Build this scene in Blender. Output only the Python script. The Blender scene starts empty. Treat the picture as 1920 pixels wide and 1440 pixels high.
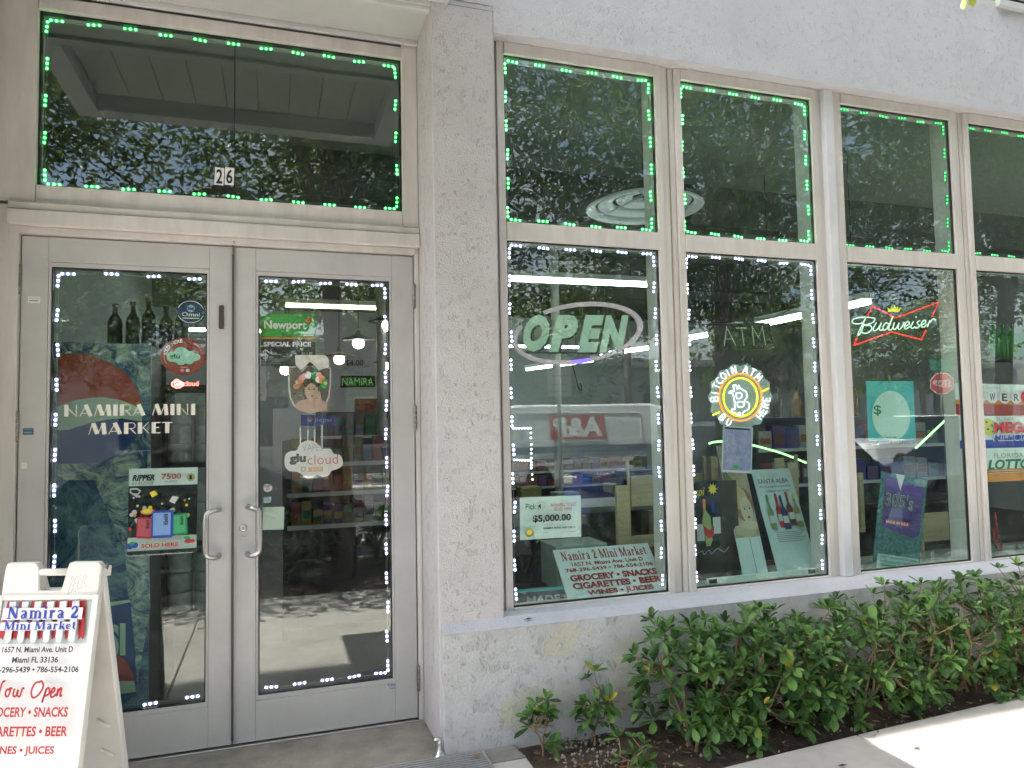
import bpy, math, random
import numpy as np
from mathutils import Vector, Matrix
random.seed(7); rng = np.random.default_rng(11)
S = bpy.context.scene
COL = S.collection
# ------------------------------------------------------------------ camera
CAM = np.array([.208, -3.846, 1.548]); FPX = 1350.0
def _rot(y, p, r):
    cy, sy, cp, sp = math.cos(y), math.sin(y), math.cos(p), math.sin(p)
    fwd = np.array([sy*cp, cy*cp, sp]); right = np.array([cy, -sy, 0.]); up = np.cross(right, fwd)
    cr, sr = math.cos(r), math.sin(r)
    return np.array([cr*right+sr*up, -sr*right+cr*up, fwd])
ROT = _rot(math.radians(18.13), math.radians(3.10), math.radians(-1.08))
cam = bpy.data.objects.new('camera', bpy.data.cameras.new('camera')); COL.objects.link(cam)
m = Matrix.Identity(4)
for i in range(3):
    m[i][0], m[i][1], m[i][2], m[i][3] = ROT[0][i], ROT[1][i], -ROT[2][i], CAM[i]
cam.matrix_world = m
cam.data.sensor_width = 36; cam.data.lens = FPX/1920*36; cam.data.clip_end = 2000; cam.data.clip_start = .02
S.camera = cam
# ------------------------------------------------------------------ sky, sun, exposure
SUN_DIR = Vector((.466, -.045, -1)).normalized()
w = bpy.data.worlds.new('World'); S.world = w; w.use_nodes = True
nt = w.node_tree; bg = nt.nodes['Background']
sky = nt.nodes.new('ShaderNodeTexSky'); sky.sky_type = 'NISHITA'; sky.sun_disc = False
sky.sun_elevation = math.asin(-SUN_DIR.z); sky.sun_rotation = math.atan2(-SUN_DIR.x, -SUN_DIR.y)
sky.dust_density = 3.0; sky.air_density = 1.0
# broken white cloud over the blue
tcw = nt.nodes.new('ShaderNodeTexCoord'); cn_ = nt.nodes.new('ShaderNodeTexNoise'); cn_.inputs['Scale'].default_value = 2.6; cn_.inputs['Detail'].default_value = 7; cn_.inputs['Roughness'].default_value = .6
nt.links.new(tcw.outputs['Generated'], cn_.inputs['Vector'])
cr_ = nt.nodes.new('ShaderNodeMapRange'); cr_.interpolation_type = 'SMOOTHSTEP'; cr_.inputs['From Min'].default_value = .44; cr_.inputs['From Max'].default_value = .62; cr_.inputs['To Max'].default_value = .75; nt.links.new(cn_.outputs['Fac'], cr_.inputs['Value'])
lum = nt.nodes.new('ShaderNodeRGBToBW'); nt.links.new(sky.outputs[0], lum.inputs[0]); lm = nt.nodes.new('ShaderNodeMath'); lm.operation = 'MULTIPLY'; lm.inputs[1].default_value = 1.7; nt.links.new(lum.outputs[0], lm.inputs[0])
cmx = nt.nodes.new('ShaderNodeMix'); cmx.data_type = 'RGBA'; nt.links.new(cr_.outputs[0], cmx.inputs[0]); nt.links.new(sky.outputs[0], cmx.inputs[6]); nt.links.new(lm.outputs[0], cmx.inputs[7])
nt.links.new(cmx.outputs[2], bg.inputs[0]); bg.inputs[1].default_value = .15
sl = bpy.data.lights.new('sun', 'SUN'); sl.energy = 5.0; sl.angle = math.radians(.5); sl.color = (1, .955, .89)
sun = bpy.data.objects.new('sun', sl); COL.objects.link(sun); sun.location = (-6, 1, 20)
sun.rotation_euler = SUN_DIR.to_track_quat('-Z', 'Y').to_euler()
S.view_settings.view_transform = 'Standard'; S.view_settings.look = 'None'
S.view_settings.gamma = 1; S.view_settings.exposure = 2.05; S.view_settings.use_curve_mapping = False
S.render.engine = 'CYCLES'; S.cycles.use_denoising = True
S.cycles.max_bounces = 7; S.cycles.diffuse_bounces = 3; S.cycles.glossy_bounces = 3; S.cycles.use_light_tree = False; S.cycles.use_adaptive_sampling = True; S.cycles.adaptive_threshold = .03
S.cycles.transparent_max_bounces = 24; S.cycles.sample_clamp_indirect = 6
# ------------------------------------------------------------------ helpers
def P(px, py, Y):
    """point of the photograph (1920x1440) on the vertical plane at depth Y"""
    d = ROT.T @ np.array([(px-960)/FPX, -(py-720)/FPX, 1.]); t = (Y-CAM[1])/d[1]
    return Vector(CAM+t*d)
def PX(px, py, X):
    d = ROT.T @ np.array([(px-960)/FPX, -(py-720)/FPX, 1.]); t = (X-CAM[0])/d[0]
    return Vector(CAM+t*d)
def PZ(px, py, Z):
    d = ROT.T @ np.array([(px-960)/FPX, -(py-720)/FPX, 1.]); t = (Z-CAM[2])/d[2]
    return Vector(CAM+t*d)
MATS = {}
def mat(name, col=(.5, .5, .5), rough=.5, metal=0., var=0., vscale=6., bump=0., bscale=40., emit=None, estr=0., sample=True, spec=.5, coat=0., bdetail=6., col2=None, stretch=None, trans=0.):
    if name in MATS: return MATS[name]
    M = bpy.data.materials.new(name); M.use_nodes = True; n = M.node_tree.nodes; L = M.node_tree.links
    b = n['Principled BSDF']; b.inputs['Base Color'].default_value = (*col, 1); b.inputs['Roughness'].default_value = rough
    b.inputs['Metallic'].default_value = metal; b.inputs['Specular IOR Level'].default_value = spec; b.inputs['Coat Weight'].default_value = coat
    if trans: b.inputs['Transmission Weight'].default_value = trans
    if emit: b.inputs['Emission Color'].default_value = (*emit, 1); b.inputs['Emission Strength'].default_value = estr
    if not sample: M.cycles.emission_sampling = 'NONE'
    if var or bump:
        tc = n.new('ShaderNodeTexCoord'); src = tc.outputs['Object']
        if stretch:
            mp = n.new('ShaderNodeMapping'); mp.inputs['Scale'].default_value = stretch; L.new(src, mp.inputs[0]); src = mp.outputs[0]
    if var:
        no = n.new('ShaderNodeTexNoise'); no.inputs['Scale'].default_value = vscale; no.inputs['Detail'].default_value = 8; no.inputs['Roughness'].default_value = .65
        L.new(src, no.inputs['Vector'])
        r = n.new('ShaderNodeValToRGB'); c2 = col2 or tuple(c*(1-var) for c in col); c1 = tuple(min(1, c*(1+var*.5)) for c in col)
        r.color_ramp.elements[0].position = .3; r.color_ramp.elements[1].position = .68
        r.color_ramp.elements[0].color = (*c2, 1); r.color_ramp.elements[1].color = (*c1, 1)
        L.new(no.outputs['Fac'], r.inputs[0]); L.new(r.outputs[0], b.inputs['Base Color'])
    if bump:
        nb = n.new('ShaderNodeTexNoise'); nb.inputs['Scale'].default_value = bscale; nb.inputs['Detail'].default_value = bdetail
        L.new(src, nb.inputs['Vector'])
        bp = n.new('ShaderNodeBump'); bp.inputs['Strength'].default_value = bump; bp.inputs['Distance'].default_value = .01
        L.new(nb.outputs['Fac'], bp.inputs['Height']); L.new(bp.outputs[0], b.inputs['Normal'])
    MATS[name] = M; return M
def glow(name, col, s): return mat(name, tuple(min(1, c*.6) for c in col), .4, emit=col, estr=s, sample=False)
def stucco(name, col, dirt, sc=1., worm=.5):
    """rough troweled stucco with short vertical worm grooves and faint grime"""
    if name in MATS: return MATS[name]
    M = mat(name, col, .85); n = M.node_tree.nodes; L = M.node_tree.links; b = n['Principled BSDF']
    g = n.new('ShaderNodeNewGeometry')
    mp = n.new('ShaderNodeMapping'); mp.inputs['Scale'].default_value = (120*sc, 120*sc, 30*sc); L.new(g.outputs['Position'], mp.inputs[0])
    wn = n.new('ShaderNodeTexNoise'); wn.inputs['Scale'].default_value = .55; wn.inputs['Detail'].default_value = 3; wn.inputs['Distortion'].default_value = 1.6; L.new(mp.outputs[0], wn.inputs['Vector'])
    sub = n.new('ShaderNodeMath'); sub.operation = 'SUBTRACT'; sub.inputs[1].default_value = .5; L.new(wn.outputs['Fac'], sub.inputs[0])
    ab = n.new('ShaderNodeMath'); ab.operation = 'ABSOLUTE'; L.new(sub.outputs[0], ab.inputs[0])
    mask = n.new('ShaderNodeTexNoise'); mask.inputs['Scale'].default_value = 26*sc; mask.inputs['Detail'].default_value = 2; L.new(g.outputs['Position'], mask.inputs['Vector'])
    gr = n.new('ShaderNodeMapRange'); gr.inputs['From Min'].default_value = 0; gr.inputs['From Max'].default_value = .022; L.new(ab.outputs[0], gr.inputs['Value'])
    mr = n.new('ShaderNodeMapRange'); mr.inputs['From Min'].default_value = .52; mr.inputs['From Max'].default_value = .6; L.new(mask.outputs['Fac'], mr.inputs['Value'])
    mx = n.new('ShaderNodeMix'); mx.data_type = 'FLOAT'; L.new(mr.outputs[0], mx.inputs[0]); mx.inputs[2].default_value = 1; L.new(gr.outputs[0], mx.inputs[3])
    fine = n.new('ShaderNodeTexNoise'); fine.inputs['Scale'].default_value = 110*sc; fine.inputs['Detail'].default_value = 5; L.new(g.outputs['Position'], fine.inputs['Vector'])
    ad = n.new('ShaderNodeMath'); ad.operation = 'MULTIPLY_ADD'; ad.inputs[1].default_value = .95; L.new(fine.outputs['Fac'], ad.inputs[0])
    ws = n.new('ShaderNodeMath'); ws.operation = 'MULTIPLY'; ws.inputs[1].default_value = worm; L.new(mx.outputs[0], ws.inputs[0]); L.new(ws.outputs[0], ad.inputs[2])
    bp = n.new('ShaderNodeBump'); bp.inputs['Strength'].default_value = .8; bp.inputs['Distance'].default_value = .006; L.new(ad.outputs[0], bp.inputs['Height']); L.new(bp.outputs[0], b.inputs['Normal'])
    big = n.new('ShaderNodeTexNoise'); big.inputs['Scale'].default_value = 2.3; big.inputs['Detail'].default_value = 9; big.inputs['Roughness'].default_value = .7; L.new(g.outputs['Position'], big.inputs['Vector'])
    rp = n.new('ShaderNodeValToRGB'); e = rp.color_ramp.elements; e[0].position = .36; e[1].position = .6; e[0].color = (*dirt, 1); e[1].color = (*col, 1); L.new(big.outputs['Fac'], rp.inputs[0])
    dk = n.new('ShaderNodeMix'); dk.data_type = 'RGBA'; dk.blend_type = 'MULTIPLY'; dk.inputs[0].default_value = .035*worm; L.new(rp.outputs[0], dk.inputs[6]); L.new(mx.outputs[0], dk.inputs[7])
    L.new(dk.outputs[2], b.inputs['Base Color'])
    return M
def glass(name, tint, ior):
    M = bpy.data.materials.new(name); M.use_nodes = True; n = M.node_tree.nodes; L = M.node_tree.links
    n.remove(n['Principled BSDF']); out = n['Material Output']
    tr = n.new('ShaderNodeBsdfTransparent'); tr.inputs[0].default_value = (*tint, 1)
    gl = n.new('ShaderNodeBsdfGlossy'); gl.inputs['Roughness'].default_value = 0; gl.inputs[0].default_value = (.93, 1, .96, 1)
    fr = n.new('ShaderNodeFresnel'); fr.inputs['IOR'].default_value = ior
    ge = n.new('ShaderNodeNewGeometry'); mu = n.new('ShaderNodeMath'); mu.operation = 'MULTIPLY'
    iv = n.new('ShaderNodeMath'); iv.operation = 'SUBTRACT'; iv.inputs[0].default_value = 1; L.new(ge.outputs['Backfacing'], iv.inputs[1])
    L.new(fr.outputs[0], mu.inputs[0]); L.new(iv.outputs[0], mu.inputs[1])
    # old panes are never quite flat
    tx = n.new('ShaderNodeTexNoise'); tx.inputs['Scale'].default_value = 2.2; tx.inputs['Detail'].default_value = 1; L.new(ge.outputs['Position'], tx.inputs['Vector'])
    bp = n.new('ShaderNodeBump'); bp.inputs['Strength'].default_value = .015; bp.inputs['Distance'].default_value = .02; L.new(tx.outputs['Fac'], bp.inputs['Height']); L.new(bp.outputs[0], gl.inputs['Normal'])
    # thin film of dust, strengthened to haze the reflections
    df = n.new('ShaderNodeBsdfDiffuse'); df.inputs[0].default_value = (.7, .72, .7, 1)
    dn = n.new('ShaderNodeTexNoise'); dn.inputs['Scale'].default_value = 9; dn.inputs['Detail'].default_value = 10; dn.inputs['Roughness'].default_value = .8; L.new(ge.outputs['Position'], dn.inputs['Vector'])
    dr = n.new('ShaderNodeMapRange'); dr.inputs['From Min'].default_value = .45; dr.inputs['From Max'].default_value = .85; dr.inputs['To Max'].default_value = .06; L.new(dn.outputs['Fac'], dr.inputs['Value'])
    m1 = n.new('ShaderNodeMixShader'); L.new(mu.outputs[0], m1.inputs[0]); L.new(tr.outputs[0], m1.inputs[1]); L.new(gl.outputs[0], m1.inputs[2])
    m2 = n.new('ShaderNodeMixShader'); L.new(dr.outputs[0], m2.inputs[0]); L.new(m1.outputs[0], m2.inputs[1]); L.new(df.outputs[0], m2.inputs[2])
    L.new(m2.outputs[0], out.inputs[0]); MATS[name] = M; return M
class MB:
    def __init__(s): s.v = []; s.f = []; s.mi = []
    def add(s, vs, fs, mi=0):
        o = len(s.v); s.v += [tuple(v) for v in vs]; s.f += [tuple(i+o for i in f) for f in fs]; s.mi += [mi]*len(fs); return s
    def box(s, x0, y0, z0, x1, y1, z1, mi=0):
        return s.add([(x0,y0,z0),(x1,y0,z0),(x1,y1,z0),(x0,y1,z0),(x0,y0,z1),(x1,y0,z1),(x1,y1,z1),(x0,y1,z1)],
                     [(0,3,2,1),(4,5,6,7),(0,1,5,4),(1,2,6,5),(2,3,7,6),(3,0,4,7)], mi)
    def prism(s, pts, vec, mi=0):
        n = len(pts); a = [Vector(p) for p in pts]; b = [p+Vector(vec) for p in a]
        return s.add(a+b, [tuple(range(n))[::-1], tuple(range(n, 2*n))]+[(i, (i+1) % n, n+(i+1) % n, n+i) for i in range(n)], mi)
    def loft(s, rings, mi=0, cap=True):
        n = len(rings[0]); vs = [p for r in rings for p in r]; fs = []
        for k in range(len(rings)-1):
            for i in range(n):
                j = (i+1) % n; fs.append((k*n+i, k*n+j, (k+1)*n+j, (k+1)*n+i))
        if cap: fs += [tuple(range(n))[::-1], tuple(range((len(rings)-1)*n, len(rings)*n))]
        return s.add(vs, fs, mi)
    def tube(s, pts, r, mi=0, n=8, closed=False):
        pts = [Vector(p) for p in pts]; rings = []; prev = None; N = len(pts)
        for i, p in enumerate(pts):
            if closed: t = pts[(i+1) % N]-pts[i-1]
            else: t = pts[min(i+1, N-1)]-pts[max(i-1, 0)]
            if t.length < 1e-9: t = Vector((0, 0, 1))
            t.normalize()
            if prev is None:
                u = t.orthogonal().normalized()
            else:
                u = prev-t*prev.dot(t)
                if u.length < 1e-6: u = t.orthogonal()
                u.normalize()
            prev = u; v = t.cross(u); rr = r[i] if isinstance(r, (list, tuple)) else r
            rings.append([p+(u*math.cos(a)+v*math.sin(a))*rr for a in [2*math.pi*k/n for k in range(n)]])
        if closed: rings.append(rings[0]); return s.loft(rings, mi, False)
        return s.loft(rings, mi)
    def lathe(s, prof, c=(0, 0, 0), n=20, mi=0, axis='z', cap=True):
        c = Vector(c); rings = []
        for r, z in prof:
            ring = []
            for k in range(n):
                a = 2*math.pi*k/n
                q = {'z': (r*math.cos(a), r*math.sin(a), z), 'y': (r*math.cos(a), z, r*math.sin(a)), 'x': (z, r*math.cos(a), r*math.sin(a))}[axis]
                ring.append(c+Vector(q))
            rings.append(ring)
        return s.loft(rings, mi, cap)
    def build(s, name, mats, parent=None, smooth=False, bevel=0., origin=None, seg=2):
        me = bpy.data.meshes.new(name); ob = bpy.data.objects.new(name, me); COL.objects.link(ob)
        if not isinstance(mats, (list, tuple)): mats = [mats]
        for M in mats: me.materials.append(M)
        v = np.array(s.v, float)
        if parent is None:
            o = np.array([(v[:, 0].min()+v[:, 0].max())/2, (v[:, 1].min()+v[:, 1].max())/2, v[:, 2].min()]) if origin is None else np.array(origin, float)
            ob.location = o
        else:
            ob.parent = parent; o = np.zeros(3)
            if not parent.get('_local'):
                q = parent; o = np.zeros(3)
                while q is not None: o += np.array(q.location); q = q.parent
                # children of children live at the same offset
        me.from_pydata([tuple(x) for x in (v-o)], [], s.f)
        me.polygons.foreach_set('material_index', s.mi)
        if smooth: me.polygons.foreach_set('use_smooth', [True]*len(s.f))
        me.update()
        import bmesh
        bm = bmesh.new(); bm.from_mesh(me); bmesh.ops.recalc_face_normals(bm, faces=bm.faces); bm.to_mesh(me); bm.free()
        if bevel:
            md = ob.modifiers.new('bevel', 'BEVEL'); md.width = bevel; md.segments = seg; md.limit_method = 'ANGLE'
        return ob
def empty(name, loc):
    o = bpy.data.objects.new(name, None); o.location = loc; COL.objects.link(o); o.empty_display_size = .1; return o
def tag(o, label=None, cat=None, group=None, kind=None):
    if label: o['label'] = label
    if cat: o['category'] = cat
    if group: o['group'] = group
    if kind: o['kind'] = kind
    return o
def B(*a, mi=0): return MB().box(*a, mi=mi)
# ---- text
_tc = {}
def glyphs(s, bold=0., shear=0.):
    k = (s, bold, shear)
    if k in _tc: return _tc[k]
    cu = bpy.data.curves.new('t', 'FONT'); cu.body = s; cu.offset = bold; cu.shear = shear; cu.resolution_u = 3; cu.fill_mode = 'FRONT'
    ob = bpy.data.objects.new('t', cu); COL.objects.link(ob); dg = bpy.context.evaluated_depsgraph_get(); dg.update()
    me = bpy.data.meshes.new_from_object(ob.evaluated_get(dg))
    v = np.zeros(len(me.vertices)*3); me.vertices.foreach_get('co', v); v = v.reshape(-1, 3)[:, :2]
    f = [tuple(p.vertices) for p in me.polygons]
    bpy.data.objects.remove(ob); bpy.data.curves.remove(cu); bpy.data.meshes.remove(me)
    _tc[k] = (v, f); return _tc[k]
# serif and display letters drawn as strokes: (advance, [(width, points)...]); cap height 1
_c = lambda cx, cy, rx, ry, a0, a1, n=9: [(cx+rx*math.cos(math.radians(a0+(a1-a0)*i/(n-1))), cy+ry*math.sin(math.radians(a0+(a1-a0)*i/(n-1)))) for i in range(n)]
def sf(x, y, w=.17): return (.07, [(x-w, y), (x+w, y)])
SERIF = {
 'N': (.98, [(.1, [(.17,.03),(.17,.97)]), (.22, [(.2,.93),(.72,.07)]), (.1, [(.76,.97),(.76,0)]), sf(.17,.035), sf(.13,.965,.13), sf(.76,.965)]),
 'a': (.68, [(.2, [(.47,.52),(.47,.08)]), (.12, _c(.3,.47,.18,.16,160,10)), (.13, [(.47,.38),(.25,.3),(.15,.18),(.2,.07),(.33,.05),(.47,.15)]), sf(.54,.04,.1)]),
 'm': (1.08, [(.19, [(.2,.66),(.2,.04)]), (.19, [(.55,.5),(.55,.04)]), (.19, [(.9,.5),(.9,.04)]), (.1, _c(.37,.45,.17,.16,170,10)), (.1, _c(.72,.45,.17,.16,170,10)), sf(.2,.035), sf(.55,.035,.14), sf(.9,.035,.15), sf(.14,.63,.09)]),
 'n': (.76, [(.19, [(.2,.66),(.2,.04)]), (.19, [(.58,.5),(.58,.04)]), (.1, _c(.38,.45,.18,.16,170,10)), sf(.2,.035), sf(.58,.035,.16), sf(.14,.63,.09)]),
 'i': (.42, [(.2, [(.21,.66),(.21,.04)]), (.2, [(.11,.88),(.31,.88)]), sf(.21,.035), sf(.15,.63,.09)]),
 'r': (.6, [(.2, [(.21,.66),(.21,.04)]), (.1, _c(.37,.42,.16,.2,170,80)), (.17, [(.36,.58),(.52,.56)]), sf(.21,.035), sf(.15,.63,.09)]),
 '2': (.66, [(.14, _c(.31,.72,.2,.22,190,20)), (.2, [(.49,.78),(.47,.58),(.3,.36),(.14,.14)]), (.18, [(.08,.09),(.56,.09)]), (.07, [(.56,.05),(.6,.26)])]),
 'M': (1.22, [(.1, [(.16,.03),(.16,.97)]), (.22, [(.2,.95),(.56,.06)]), (.08, [(.56,.06),(.92,.95)]), (.21, [(.99,.97),(.99,.03)]), sf(.16,.035,.15), sf(.99,.035), sf(.12,.965,.13), sf(1.02,.965,.14)]),
 'k': (.76, [(.2, [(.2,.97),(.2,.04)]), (.08, [(.3,.28),(.58,.62)]), (.2, [(.38,.38),(.63,.05)]), sf(.2,.035), sf(.64,.035,.14), sf(.56,.63,.13), sf(.14,.94,.09)]),
 'e': (.62, [(.18, _c(.31,.33,.2,.27,120,250)), (.1, _c(.31,.33,.2,.27,250,320)), (.1, _c(.31,.33,.19,.27,120,0)), (.07, [(.12,.34),(.53,.34)])]),
 't': (.46, [(.19, [(.2,.86),(.2,.12)]), (.1, _c(.32,.16,.12,.11,190,320)), (.07, [(.04,.62),(.42,.62)])]),
 ' ': (.36, [])}
BROAD = {
 'N': (1.06, [(.3, [(.2,0),(.2,1)]), (.06, [(.1,.98),(.88,.02)]), (.06, [(.9,0),(.9,1)])]),
 'A': (1.02, [(.06, [(.06,0),(.5,.98)]), (.3, [(.46,1),(.84,0)]), (.06, [(.2,.25),(.7,.25)])]),
 'M': (1.3, [(.06, [(.05,0),(.3,1)]), (.3, [(.34,1),(.62,.05)]), (.06, [(.66,.05),(1.0,1)]), (.3, [(1.02,1),(1.12,0)])]),
 'I': (.46, [(.32, [(.22,0),(.22,1)])]),
 'R': (.92, [(.3, [(.2,0),(.2,1)]), (.06, [(.3,.97),(.62,.97)]), (.06, _c(.62,.72,.2,.25,90,-90)), (.06, [(.3,.47),(.62,.47)]), (.08, [(.5,.47),(.86,0)])]),
 'K': (.92, [(.3, [(.2,0),(.2,1)]), (.06, [(.35,.45),(.8,1)]), (.07, [(.42,.55),(.84,0)])]),
 'E': (.74, [(.3, [(.2,0),(.2,1)]), (.08, [(.3,.96),(.68,.96)]), (.08, [(.3,.52),(.58,.52)]), (.08, [(.3,.04),(.68,.04)])]),
 'T': (.78, [(.3, [(.39,0),(.39,1)]), (.08, [(.02,.96),(.76,.96)])]),
 ' ': (.36, [])}
def ribbon(pts, w, mb, d, mi=0):
    pts = [np.array(p, float) for p in pts]; n = len(pts); L = []; R = []
    for i in range(n):
        t = pts[min(i+1, n-1)]-pts[max(i-1, 0)]; t = t/(np.linalg.norm(t)+1e-9); q = np.array([-t[1], t[0]])*w/2
        L.append(pts[i]+q); R.append(pts[i]-q)
    vs = [(p[0], d, p[1]) for p in L]+[(p[0], d, p[1]) for p in R]
    mb.add(vs, [(i, i+1, n+i+1, n+i) for i in range(n-1)], mi)
def strokes(font, s):
    x = 0; out = []
    for ch in s:
        adv, st = font[ch]
        out += [(wd, [(x+a, b) for a, b in pts]) for wd, pts in st]; x += adv+.04
    return out, x
# ---- flat printed boards; local frame x right, z up, y into the shop
class Board:
    def __init__(s, name, label, cat, TL, TR, BL, M, thick=.003, group=None, shape=None):
        TL, TR, BL = Vector(TL), Vector(TR), Vector(BL); s.w = (TR-TL).length; s.h = (TL-BL).length; s.L = 0; s.a = s.k = 1.
        ex = (TR-TL).normalized(); ez = (TL-BL); ez = (ez-ex*ez.dot(ex)).normalized(); ey = ez.cross(ex)
        mb = MB()
        if shape is None: mb.box(0, 0, 0, s.w, thick, s.h)
        else: mb.prism([(u*s.w, 0, (1-v)*s.h) for u, v in shape], (0, thick, 0))
        s.o = mb.build(name, M, origin=(0, 0, 0)); s.o['_local'] = 1
        mw = Matrix.Identity(4)
        for i in range(3): mw[i][0], mw[i][1], mw[i][2], mw[i][3] = ex[i], ey[i], ez[i], BL[i]
        s.o.matrix_world = mw; tag(s.o, label, cat, group)
    def d(s): s.L += 1; return -.0009*s.L
    def poly(s, pts, M, name='printed_shape'):
        d = s.d(); mb = MB(); mb.add([(u*s.w, d, (s.a-s.k*v)*s.h) for u, v in pts], [tuple(range(len(pts)))]); return mb.build(name, M, s.o)
    def rect(s, u0, v0, u1, v1, M, name='printed_panel'): return s.poly([(u0, v0), (u1, v0), (u1, v1), (u0, v1)], M, name)
    def disc(s, u, v, ru, rv, M, name='printed_disc', n=28): return s.poly([(u+ru*math.cos(2*math.pi*k/n), v+rv*math.sin(2*math.pi*k/n)) for k in range(n)], M, name)
    def line(s, pts, wd, M, name='printed_line', curve=True):
        d = s.d(); mb = MB(); q = [(u*s.w, (s.a-s.k*v)*s.h) for u, v in pts]; ribbon(smooth_path(q) if curve and len(q) > 2 else q, wd, mb, d); return mb.build(name, M, s.o)
    def txt(s, t, u0, v0, u1, v1, M, bold=.0, shear=0., rot=0, name='lettering'):
        d = s.d(); v, f = glyphs(t, bold, shear); mn, mx = v.min(0), v.max(0); q = (v-mn)/(mx-mn)
        if rot == 90: q = np.stack([1-q[:, 1], q[:, 0]], 1)
        if rot == -90: q = np.stack([q[:, 1], 1-q[:, 0]], 1)
        x = (u0+(u1-u0)*q[:, 0])*s.w; z = (s.a-s.k*(v1+(v0-v1)*q[:, 1]))*s.h
        mb = MB(); mb.add([(a, d, b) for a, b in zip(x, z)], f); return mb.build(name, M, s.o)
    def stroke_txt(s, font, t, u0, v0, u1, v1, M, name='letter'):
        st, W = strokes(font, t); sx = (u1-u0)*s.w/W; sz = (v1-v0)*s.h*s.k; d = s.d(); x = 0
        for ch in t:
            adv, stl = font[ch]; mb = MB()
            for k, (wd, pts) in enumerate(stl):
                tmp = MB(); ribbon([(x+q[0], q[1]) for q in pts], wd, tmp, 0)
                mb.add([(u0*s.w+a*sx, d-.00002*k, (s.a-s.k*v1)*s.h+c*sz) for a, b, c in tmp.v], tmp.f)
            if stl: mb.build(name, M, s.o)
            x += adv+.04
def smooth_path(p, sub=5):
    p = [np.array(q, float) for q in p]; out = []
    for i in range(len(p)-1):
        a, b, c, d = p[max(i-1, 0)], p[i], p[i+1], p[min(i+2, len(p)-1)]
        for k in range(sub):
            t = k/sub; out.append(.5*((2*b)+(-a+c)*t+(2*a-5*b+4*c-d)*t*t+(-a+3*b-3*c+d)*t**3))
    out.append(p[-1]); return out
def neon(root, pts, r, M, name='neon_tube', sm=True, closed=False):
    q = smooth_path(pts) if sm else pts
    return MB().tube(q, r, n=8, closed=closed).build(name, M, root, smooth=True)
# ------------------------------------------------------------------ materials
M_wall = stucco('facade_stucco', (.62, .61, .645), (.57, .56, .59), worm=.5)
M_col = stucco('column_stucco', (.60, .57, .575), (.55, .52, .515), worm=.9)
M_base = stucco('base_stucco', (.595, .585, .60), (.49, .48, .465), sc=.8, worm=1.3)
M_ledge = stucco('ledge_stucco', (.56, .56, .60), (.51, .51, .55), worm=.2)
M_tan = mat('tan_paint', (.54, .48, .41), .8, var=.12, bump=.3, bscale=90)
M_frame = mat('frame_paint', (.67, .625, .59), .42, var=.15, vscale=3.0, bump=.05, bscale=20, stretch=(3, 3, .6))
M_caulk = mat('old_caulk', (.52, .41, .30), .8, var=.3, vscale=12)
M_door = mat('door_paint', (.54, .525, .515), .38, var=.12, vscale=3, bump=.04, bscale=30)
M_trim = mat('soffit_paint', (.57, .57, .565), .6, var=.1, vscale=2, bump=.08, bscale=30)
M_plank = mat('canopy_board', (.46, .45, .42), .6, var=.12, vscale=3, bump=.1, bscale=25, stretch=(6, 1, 1))
M_rust = mat('rust_brown_trim', (.16, .08, .06), .7, var=.3)
M_edge_blk = mat('black_gasket', (.012, .012, .013), .5)  # black for the painted pane-edge shade and the transom joint
M_black = mat('black', (.015, .015, .016), .45)
M_steel = mat('brushed_steel', (.62, .60, .58), .28, metal=1, bump=.04, bscale=200, stretch=(1, 1, 20))
M_hinge = mat('worn_hinge_metal', (.36, .33, .29), .38, metal=1, var=.5, vscale=40)
M_conc = mat('sidewalk_concrete', (.50, .47, .435), .9, var=.22, vscale=2.6, bump=.25, bscale=120)
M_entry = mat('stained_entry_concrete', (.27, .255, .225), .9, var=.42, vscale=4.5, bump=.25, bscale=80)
M_soil = mat('mulch_soil', (.10, .066, .05), .95, var=.65, vscale=24, bump=1, bscale=45)
M_asph = mat('asphalt', (.06, .06, .062), .9, var=.25, vscale=5, bump=.4, bscale=150)
M_paintw = mat('road_paint', (.7, .7, .68), .7, var=.2, vscale=14)
M_gwin = glass('window_glass_green', (.90, .98, .955), 1.95)
M_gdoor = glass('door_glass_grey', (.96, .965, .96), 2.15)
M_gdoorl = glass('door_glass_green', (.90, .965, .94), 1.95)
M_gtran = glass('transom_glass', (.78, .86, .82), 2.0)
M_white = mat('white_print', (.80, .80, .79), .5)
M_wplas = mat('white_plastic', (.70, .675, .63), .45, var=.08, vscale=7, bump=.06, bscale=60)
M_red = mat('red_print', (.58, .035, .04), .5); M_dred = mat('dark_red_print', (.42, .03, .035), .5)
M_blue = mat('blue_print', (.03, .06, .42), .5); M_navy = mat('navy_print', (.012, .025, .13), .45)
M_green = mat('green_print', (.02, .34, .07), .5); M_dkgreen = mat('dark_green_print', (.01, .2, .1), .5)
M_teal = mat('teal_print', (.06, .42, .46), .5); M_mint = mat('mint_print', (.45, .72, .6), .5)
M_yel = mat('yellow_print', (.78, .60, .05), .5); M_org = mat('orange_print', (.72, .26, .05), .5)
M_pur = mat('purple_print', (.10, .05, .26), .5, var=.3, vscale=5); M_grey = mat('grey_print', (.32, .33, .34), .5)
M_skin = mat('skin_print', (.62, .42, .32), .55); M_pink = mat('pink_print', (.72, .30, .32), .5)
M_lgrey = mat('pale_grey_print', (.56, .57, .57), .5); M_tanp = mat('sepia_print', (.46, .39, .28), .55, var=.35, vscale=9)
M_wood = mat('pale_pine', (.60, .48, .30), .6, var=.2, vscale=5, stretch=(1, 1, 8))
M_iwall = mat('shop_wall', (.46, .49, .50), .8, var=.06); M_ifloor = mat('shop_floor', (.16, .16, .16), .5, var=.2)
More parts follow.
